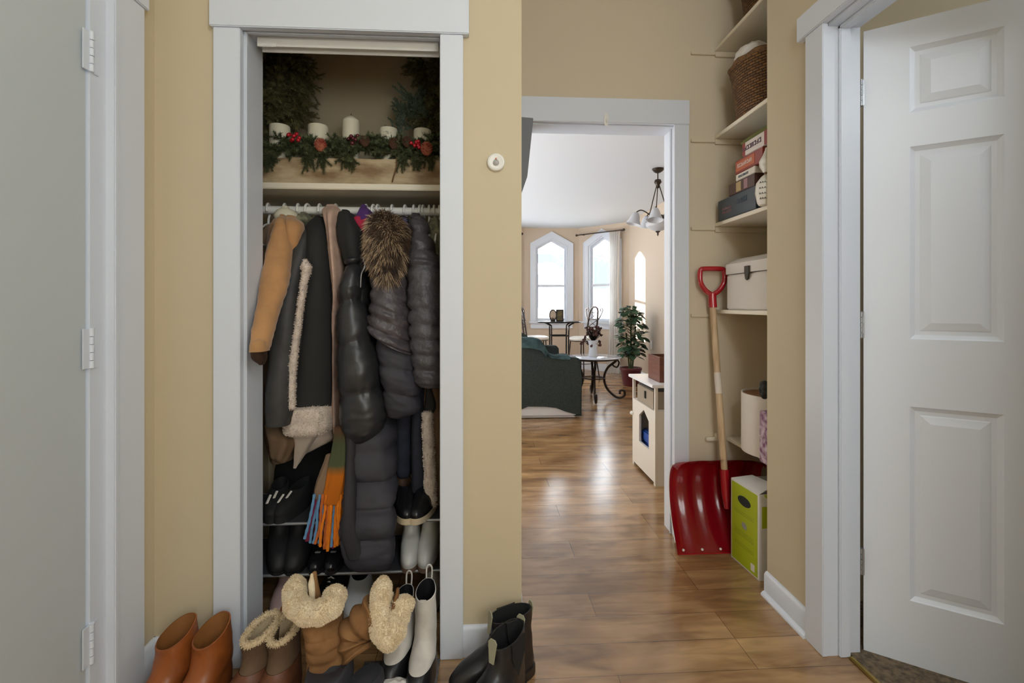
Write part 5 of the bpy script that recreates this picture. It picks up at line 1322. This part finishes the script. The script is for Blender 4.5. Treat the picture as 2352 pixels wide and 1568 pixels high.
fleece = mat('tan_fleece', (216, 194, 158), .95, bump=.8, bscale=160, bdist=.004)
bsu = mat('brown_boot_suede', (104, 82, 60), .85, col2=(84, 62, 46), vscale=12); blea = mat('brown_boot_leather', (112, 68, 42), .5, col2=(84, 50, 32), vscale=9, bump=.15, bscale=60)
def ringcuff(t, c, rx, ry, r, m, tilt=0, seed=1, nfur=900, name='cuff', L_=.006):
    b = NB(); tube(b, [(c[0] + rx * math.cos(2 * PI * k / 30), c[1] + ry * math.sin(2 * PI * k / 30), c[2] + tilt * ry * math.sin(2 * PI * k / 30)) for k in range(30)], r, 10, closed=True)
    o = link(name, b, m, t); add_fur(o, nfur, L_, m, seed=seed); return o
for i, (px, rz, s) in enumerate(((598, -20, 'left'), (656, -8, 'right'))):
    t = shoe('fleece_lined_boot', 'brown leather boot with cream fleece lining, the ' + s + ' of the pair', 'boot', (WX(px, 1.47) - .008, 1.45, 0), R(rz), ankle(.195, .24, .046, .02, .037, .22, 0, 1.03), bsu, dsole, fleece, foot=(.115, blea), group='pair of brown fleece lined boots', seed=px)
    ringcuff(t, (0, .027, .200), .033, .056, .0085, fleece, .22, seed=px)
    if i == 0:
        b = NB(); tube(b, smoothpts([(.012, .088, .205), (.014, .09, .225), (.022, .09, .235), (.030, .087, .222), (.030, .085, .205)], 5), .004, 6, flat=.5); link('pull_loop', b, tan, t)
# fur cuffed boots
gs = mat('golden_brown_suede', (148, 108, 66), .9, col2=(122, 84, 48), vscale=14, bump=.4, bscale=50, bdist=.004); drub = mat('dark_rubber', (54, 54, 60), .6)
t = thing('fur_cuff_boot', 'upright brown suede snow boot with thick cream fur cuff', 'boot', (0, 0, 0), 0, 'pair of cream fur cuffed snow boots')
Y = 1.465
loft('shaft', [(1425, 702, 760, Y, .045), (1440, 692, 772, Y, .05), (1470, 694, 780, Y - .005, .055), (1500, 697, 785, Y - .01, .055), (1540, 700, 790, Y - .015, .055)], gs, t, nv=50, folds=(3, .04, 0), pinch=[1420, 1466, 1492, 1520, 1560], bulge=.004, wrinkle=.008, seed=51)
loft('foot', [(1534, 702, 785, Y - .015, .055), (1550, 695, 788, Y - .04, .085), (1575, 690, 788, Y - .05, .10), (1608, 690, 790, Y - .06, .10)], drub, t, nv=30, folds=(2, .01, 0), seed=52)
def pathcuff(t, pts, r, m, seed, n=3500, name='cuff', L_=.008, flat=1):
    b = NB(); pp = smoothpts(pts, 8); rr = []
    for k in range(len(pp)):
        f = k / (len(pp) - 1); e = min(1, (math.sin(PI * min(1, max(0, f))) * 3.2 + .25)) ; rr.append(r * min(1, e) * (1 + .06 * math.sin(k * .8)))
    tube(b, pp, rr, 18, flat=flat); o = link(name, b, m, t); add_fur(o, n, L_, m, seed=seed, droop=.2); return o
cf = mat('cream_fur', (240, 224, 194), .95, col2=(226, 204, 168), vscale=30, bump=.5, bscale=140, bdist=.003)
pathcuff(t, [P(698, 1330, 1.500), P(680, 1350, 1.480), P(678, 1382, 1.440), P(700, 1404, 1.410), P(730, 1406, 1.405), P(758, 1394, 1.420), P(768, 1372, 1.450), P(772, 1350, 1.480)], .0315, cf, 61, 9000, L_=.005)
loft('tongue', [(1322, 716, 726, 1.475, .008), (1340, 712, 728, 1.470, .010), (1375, 716, 734, 1.470, .010), (1400, 716, 735, 1.470, .01)], gs, t, nv=20, ns=20, folds=(2, 0, 0), seed=62)
loft('tongue_lining', [(1326, 712, 719, 1.462, .005), (1345, 708, 722, 1.458, .006), (1385, 712, 724, 1.458, .006)], cf, t, nv=16, ns=16, folds=(2, 0, 0), seed=63)
t = thing('fur_cuff_boot', 'slumped brown suede snow boot with its cream fur cuff folded sideways', 'boot', (0, 0, 0), 0, 'pair of cream fur cuffed snow boots')
b = NB(); pp = [P(862, 1408, 1.470), P(835, 1426, 1.465), P(812, 1452, 1.460), P(812, 1482, 1.450), P(822, 1505, 1.440)]
pp = smoothpts(pp, 8); tube(b, pp, [.052 + .006 * math.sin(k * .9) - (.012 * k / len(pp)) for k in range(len(pp))], 22)
for v in b.verts: v.co += Vector((noise.noise(v.co * 18), noise.noise(v.co * 18 + Vector((5, 0, 0))), 0)) * .007
link('shaft', b, gs, t)
b = NB(); rgs = [ring_pts(z_, yf, yb, hw, 0, 36) for (z_, yf, yb, hw) in ((.006, -.14, .10, .05), (.03, -.145, .10, .052), (.055, -.12, .095, .05), (.075, -.06, .09, .044), (.09, -.02, .08, .036))]
M3 = Matrix.Rotation(R(-28), 3, 'Z'); org = Vector((WX(828, 1.410), 1.395, 0)); rv = [[b.verts.new(org + M3 @ p) for p in rg] for rg in rgs]
for A, B_ in zip(rv[:-1], rv[1:]):
    for k in range(36): b.faces.new((A[k], A[(k + 1) % 36], B_[(k + 1) % 36], B_[k]))
b.faces.new(rv[0]); b.faces.new(rv[-1]); link('foot', b, drub, t)
b = NB(); tube(b, [org + M3 @ (p * 1.0 + Vector((0, 0, .012))) for p in ring_pts(.004, -.146, .104, .054, 0, 36)], .006, 6, closed=True); link('welt', b, mat('brown_welt', (92, 66, 56), .7), t)
pathcuff(t, [P(896, 1338, 1.490), P(880, 1352, 1.475), P(872, 1400, 1.450), P(874, 1440, 1.430), P(890, 1466, 1.420), P(906, 1452, 1.430), P(914, 1420, 1.445), P(926, 1388, 1.460), P(928, 1366, 1.475)], .030, cf, 66, 9000, L_=.005)
loft('cuff_fold', [(1362, 908, 916, 1.465, .012), (1385, 900, 913, 1.455, .016), (1430, 892, 906, 1.445, .018), (1450, 892, 900, 1.440, .012)], gs, t, nv=20, ns=18, folds=(2, 0, 0), seed=67)
# white and black boots
wl = mat('white_boot_knit', (220, 214, 206), .6, var=.08, vscale=20); bl = mat('black_leather', (32, 31, 33), .35, bump=.1, bscale=60)
for i, (px, Y, rz, s, hh) in enumerate(((921, 1.585, -8, 'left one, beside the slumped boot', .20), (974, 1.535, -4, 'right one, against the closet jamb', .245))):
    t = shoe('white_black_boot', 'white ankle boot with black foot, ' + s, 'boot', (WX(px, Y), Y, 0), R(rz), ankle(hh, .235, .040, .018, .034, .18, .012, .92), wl, bl, bl, foot=(.075, bl), group='pair of white and black ankle boots', seed=px)
    b = NB(); tube(b, smoothpts([(-.008, .085, hh - .01), (-.009, .092, hh + .035), (0, .092, hh + .048), (.009, .092, hh + .035), (.008, .085, hh - .01)], 5), .0028, 6); link('pull_loop', b, wl, t)
    b = NB(); box(b, -.010, -.030 + .012, hh - .022, .010, -.026 + .012, hh - .004, .001); link('label_tab', b, wl, t)
# chelsea boots
el = mat('black_elastic', (24, 24, 25), .9, bump=.4, bscale=200); inn = mat('sage_grey_lining', (158, 154, 130), .8)
for i, (px, Y, rz, s, dz) in enumerate(((1152, 1.495, -70, 'the rear one with toe pointing left', .20), (1150, 1.395, -40, 'the front one nearest the viewer', .195))):
    t = shoe('chelsea_boot', 'black leather chelsea boot beside the baseboard, ' + s, 'boot', (WX(px, Y), Y, 0), R(rz), ankle(dz, .27, .048, .026, .040, .10, .0, .98), bl, dsole, el, sole_h=.026, welt=.005, group='pair of black chelsea boots', seed=px)
    for sx in (-1, 1):
        b = NB(); pts = []
        for (y_, z_) in ((.0, dz - .003), (.062, dz + .002), (.060, dz - .05), (.030, dz - .105), (.004, dz - .05)): pts.append((y_, z_))
        prism(b, [Vector((sx * .0385, y_, z_)) for y_, z_ in pts], (sx * .0035, 0, 0)); link('elastic_gore', b, el, t)
    for (y_, nm) in ((.098, 'heel_tab'), (-.036, 'front_tab')):
        b = NB(); pts = [(-.008, dz - .045), (.008, dz - .045), (.013, dz - .005), (.015, dz + .010), (.008, dz + .019), (-.008, dz + .019), (-.015, dz + .010), (-.013, dz - .005)]
        prism(b, [Vector((x_, y_ + (z_ - dz) * .1, z_)) for x_, z_ in pts], (0, .003 if y_ > 0 else -.003, 0)); link(nm, b, inn, t)
# grey knitted slipper mat
gk = mat('grey_woven_wool', (112, 106, 102), .95, col2=(74, 70, 70), vscale=40, bump=.8, bscale=90, bdist=.006)
b = NB(); NX_, NY_ = 60, 40; g = []
X0_, X1_ = WX(835, 1.58), CXR - .004
for i in range(NX_ + 1):
    g.append([])
    for j in range(NY_ + 1):
        u, v = i / NX_, j / NY_; edge = min(u, 1 - u, v, 1 - v); h_ = .004 + .020 * min(1, edge * 9) * (.75 + .25 * math.sin(u * 44 + 5 * math.sin(v * 4)))
        g[-1].append(b.verts.new((X0_ + u * (X1_ - X0_), 1.36 + v * .235, h_)))
for i in range(NX_):
    for j in range(NY_): b.faces.new((g[i][j], g[i + 1][j], g[i + 1][j + 1], g[i][j + 1]))
ext = [e for e in b.edges if e.is_boundary]; r = bmesh.ops.extrude_edge_only(b, edges=ext)
for v in [x for x in r['geom'] if isinstance(x, bmesh.types.BMVert)]: v.co.z = .0005
tag(link('woven_mat', b, gk), 'grey ribbed woven mat on the floor before the white and black boots', 'mat')
b = NB(); bmesh.ops.create_icosphere(b, subdivisions=4, radius=1); pc = P(905, 1566, 1.45)
for v in b.verts: p = v.co.copy(); v.co = Vector((pc.x + .05 * p.x, 1.435 + .035 * p.y, .041 + .014 * p.z * (1 + .5 * noise.noise(p * 3))))
tag(link('white_rag', b, mat('white_rag', (220, 214, 208), .95)), 'small crumpled white rag lying on the grey woven mat', 'rag')
# ---- shoe rack
zA_, zB_ = WZ(800, 1316, 1.80), WZ(800, 1199, 1.80)
t = thing('shoe_rack', 'grey metal shoe rack with two tiers inside the closet', 'shoe rack', (-.5, 1.94, 0))
rx0, rx1 = -.92 + .5, -.10 + .5
for z_ in (zA_, zB_):
    b = NB(); tube(b, [(rx0, -.14, z_), (rx1, -.14, z_)], .0055, 10); tube(b, [(rx0, .14, z_ + .0), (rx1, .14, z_ + .0)], .0055, 10)
    for sx in (rx0, rx1): tube(b, [(sx, -.14, z_), (sx, .14, z_)], .0055, 8)
    link('rail', b, M['silver'], t)
    b = NB(); box(b, rx0 + .004, -.135, z_ - .001, rx1 - .004, .136, z_ + .004); link('tier', b, mat('dark_rack_fabric', (52, 52, 56), .8), t, smooth=False)
for (sx, sy) in ((rx0, -.14), (rx0, .14), (rx1, -.14), (rx1, .14)):
    b = NB(); tube(b, [(sx, sy, 0), (sx, sy, zB_ + .10)], .006, 8); link('leg', b, M['silver'], t)
zA2, zB2 = zA_ + .0046, zB_ + .0046
def low(h=.085, L_=.25, w=.043, sh=.02, opening=.55):
    return [(sh, -L_ * .6, L_ * .4, w), (sh + .015, -L_ * .6, L_ * .4, w), (sh + .03, -L_ * .54, L_ * .395, w * .96), (sh + .045, -L_ * .40, L_ * .39, w * .88), (h * .85, -L_ * .22, L_ * .385, w * .80), (h, -L_ * .12, L_ * .385, w * .74, .12)]
cs = mat('cream_rubber', (200, 182, 152), .6); bsh = mat('glossy_black_shoe', (24, 24, 26), .25); brn = mat('brown_heel', (120, 92, 72), .6)
for i, (px, rz, s) in enumerate(((922, 14, 'left'), (974, -10, 'right'))):
    t = shoe('black_sneaker', 'black slip-on shoe with cream sole on the upper tier, the ' + s + ' of the pair', 'shoe', (WX(px, 1.84), 1.90, zB2), R(rz), low(.10, .25, .042, .022), bsh, cs, brn, sole_h=.022, welt=.002, group='pair of black cream-soled shoes', seed=px)
mbl = mat('matte_black_canvas', (22, 22, 24), .85)
for i, (px, rz) in enumerate(((655, 12), (700, -8))):
    t = shoe('striped_sneaker', 'black sneaker with white stripes on the upper tier, the ' + ('left' if i == 0 else 'right') + ' of the pair', 'shoe', (WX(px, 1.92) - .03, 1.93, zB2), R(rz), low(.085, .24, .040, .022), mbl, mbl, mbl, sole_h=.022, group='pair of white striped black sneakers', seed=px)
    for k in range(2):
        for s in (1,):
            b = NB(); y_ = -.085 + .022 * k; tube(b, [(-.020 + .018 * k, y_ - .02, .060 + .006 * k), (-.012 + .018 * k, y_ + .006, .082 + .004 * k)], .005, 6, flat=.6); link('stripe', b, wl, t)
wb = mat('white_leather_boot', (214, 212, 206), .4, var=.06, vscale=10)
for px, s in ((940, 'left'), (984, 'right')):
    shoe('white_ankle_boot', 'pale ankle boot with brown sole on the lower tier, the ' + s + ' of the pair', 'boot', (WX(px, 1.86), 1.915, zA2), R(4 if s == 'left' else -3), ankle(.165, .235, .037, .016, .031, 0, -.01, .95), wb, mat('brown_stack_sole', (118, 92, 74), .6), wb, sole_h=.016, welt=.001, group='pair of pale ankle boots', seed=px)
dk = mat('dark_grey_leather', (32, 32, 34), .65)
for px, rz, s in ((636, 20, 'left'), (682, 10, 'right')):
    shoe('dark_boot', 'dark grey boot in shadow on the lower tier, the ' + s + ' of the pair', 'boot', (WX(px, 1.9), 1.93, zA2), R(rz), ankle(.15, .25, .044, .014, .038), dk, bl, dk, group='pair of dark boots on the lower tier', seed=px)
for px, s in ((740, 'left'), (775, 'right')):
    t = shoe('black_pump', 'black shoe with a silver bar for its glint below the scarf fringe, the ' + s + ' of the pair', 'shoe', (WX(px, 1.88), 1.925, zA2), 0, low(.07, .24, .038, .012), bsh, bl, bl, sole_h=.012, group='pair of black shoes with silver glint bars', seed=px)
    b = NB(); box(b, -.010, -.098, .058, .010, -.088, .062, .001); link('trim', b, M['silver'], t)  # silver bar stands in for the glint on the black toe
t = shoe('white_sneaker', 'white sneaker with its toe pointing out below the rack', 'shoe', (WX(818, 1.87), 1.93, .001), R(6), low(.10, .27, .050, .028), mat('white_sneaker_leather', (216, 218, 222), .35), mat('white_sneaker_sole', (200, 202, 206), .5), bl, sole_h=.028, seed=3)
t = shoe('black_laced_sneaker', 'black and white laced sneaker left of the white sneaker below the rack', 'shoe', (WX(752, 1.87), 1.95, .001), R(-8), low(.10, .26, .045, .024), bl, wl, bl, sole_h=.024, seed=4)
for k in range(4):
    b = NB(); tube(b, [(-.022, -.08 + .018 * k, .062 + .008 * k), (0, -.078 + .018 * k, .074 + .008 * k), (.022, -.08 + .018 * k, .062 + .008 * k)], .0028, 6); link('lace', b, wl, t)
t = shoe('pink_boot', 'dusty pink boot at the left below the rack', 'boot', (WX(648, 1.86), 1.92, .001), R(4), ankle(.14, .25, .045, .012, .038), mat('dusty_pink_leather', (196, 168, 168), .6), bl, dk, seed=5)
t = shoe('white_heel', 'white strappy heel hanging over boots at the right below the rack', 'shoe', (WX(992, 1.86), 1.93, .001), R(-6), ankle(.14, .23, .036, .012, .030), wl, brn, bl, seed=6)
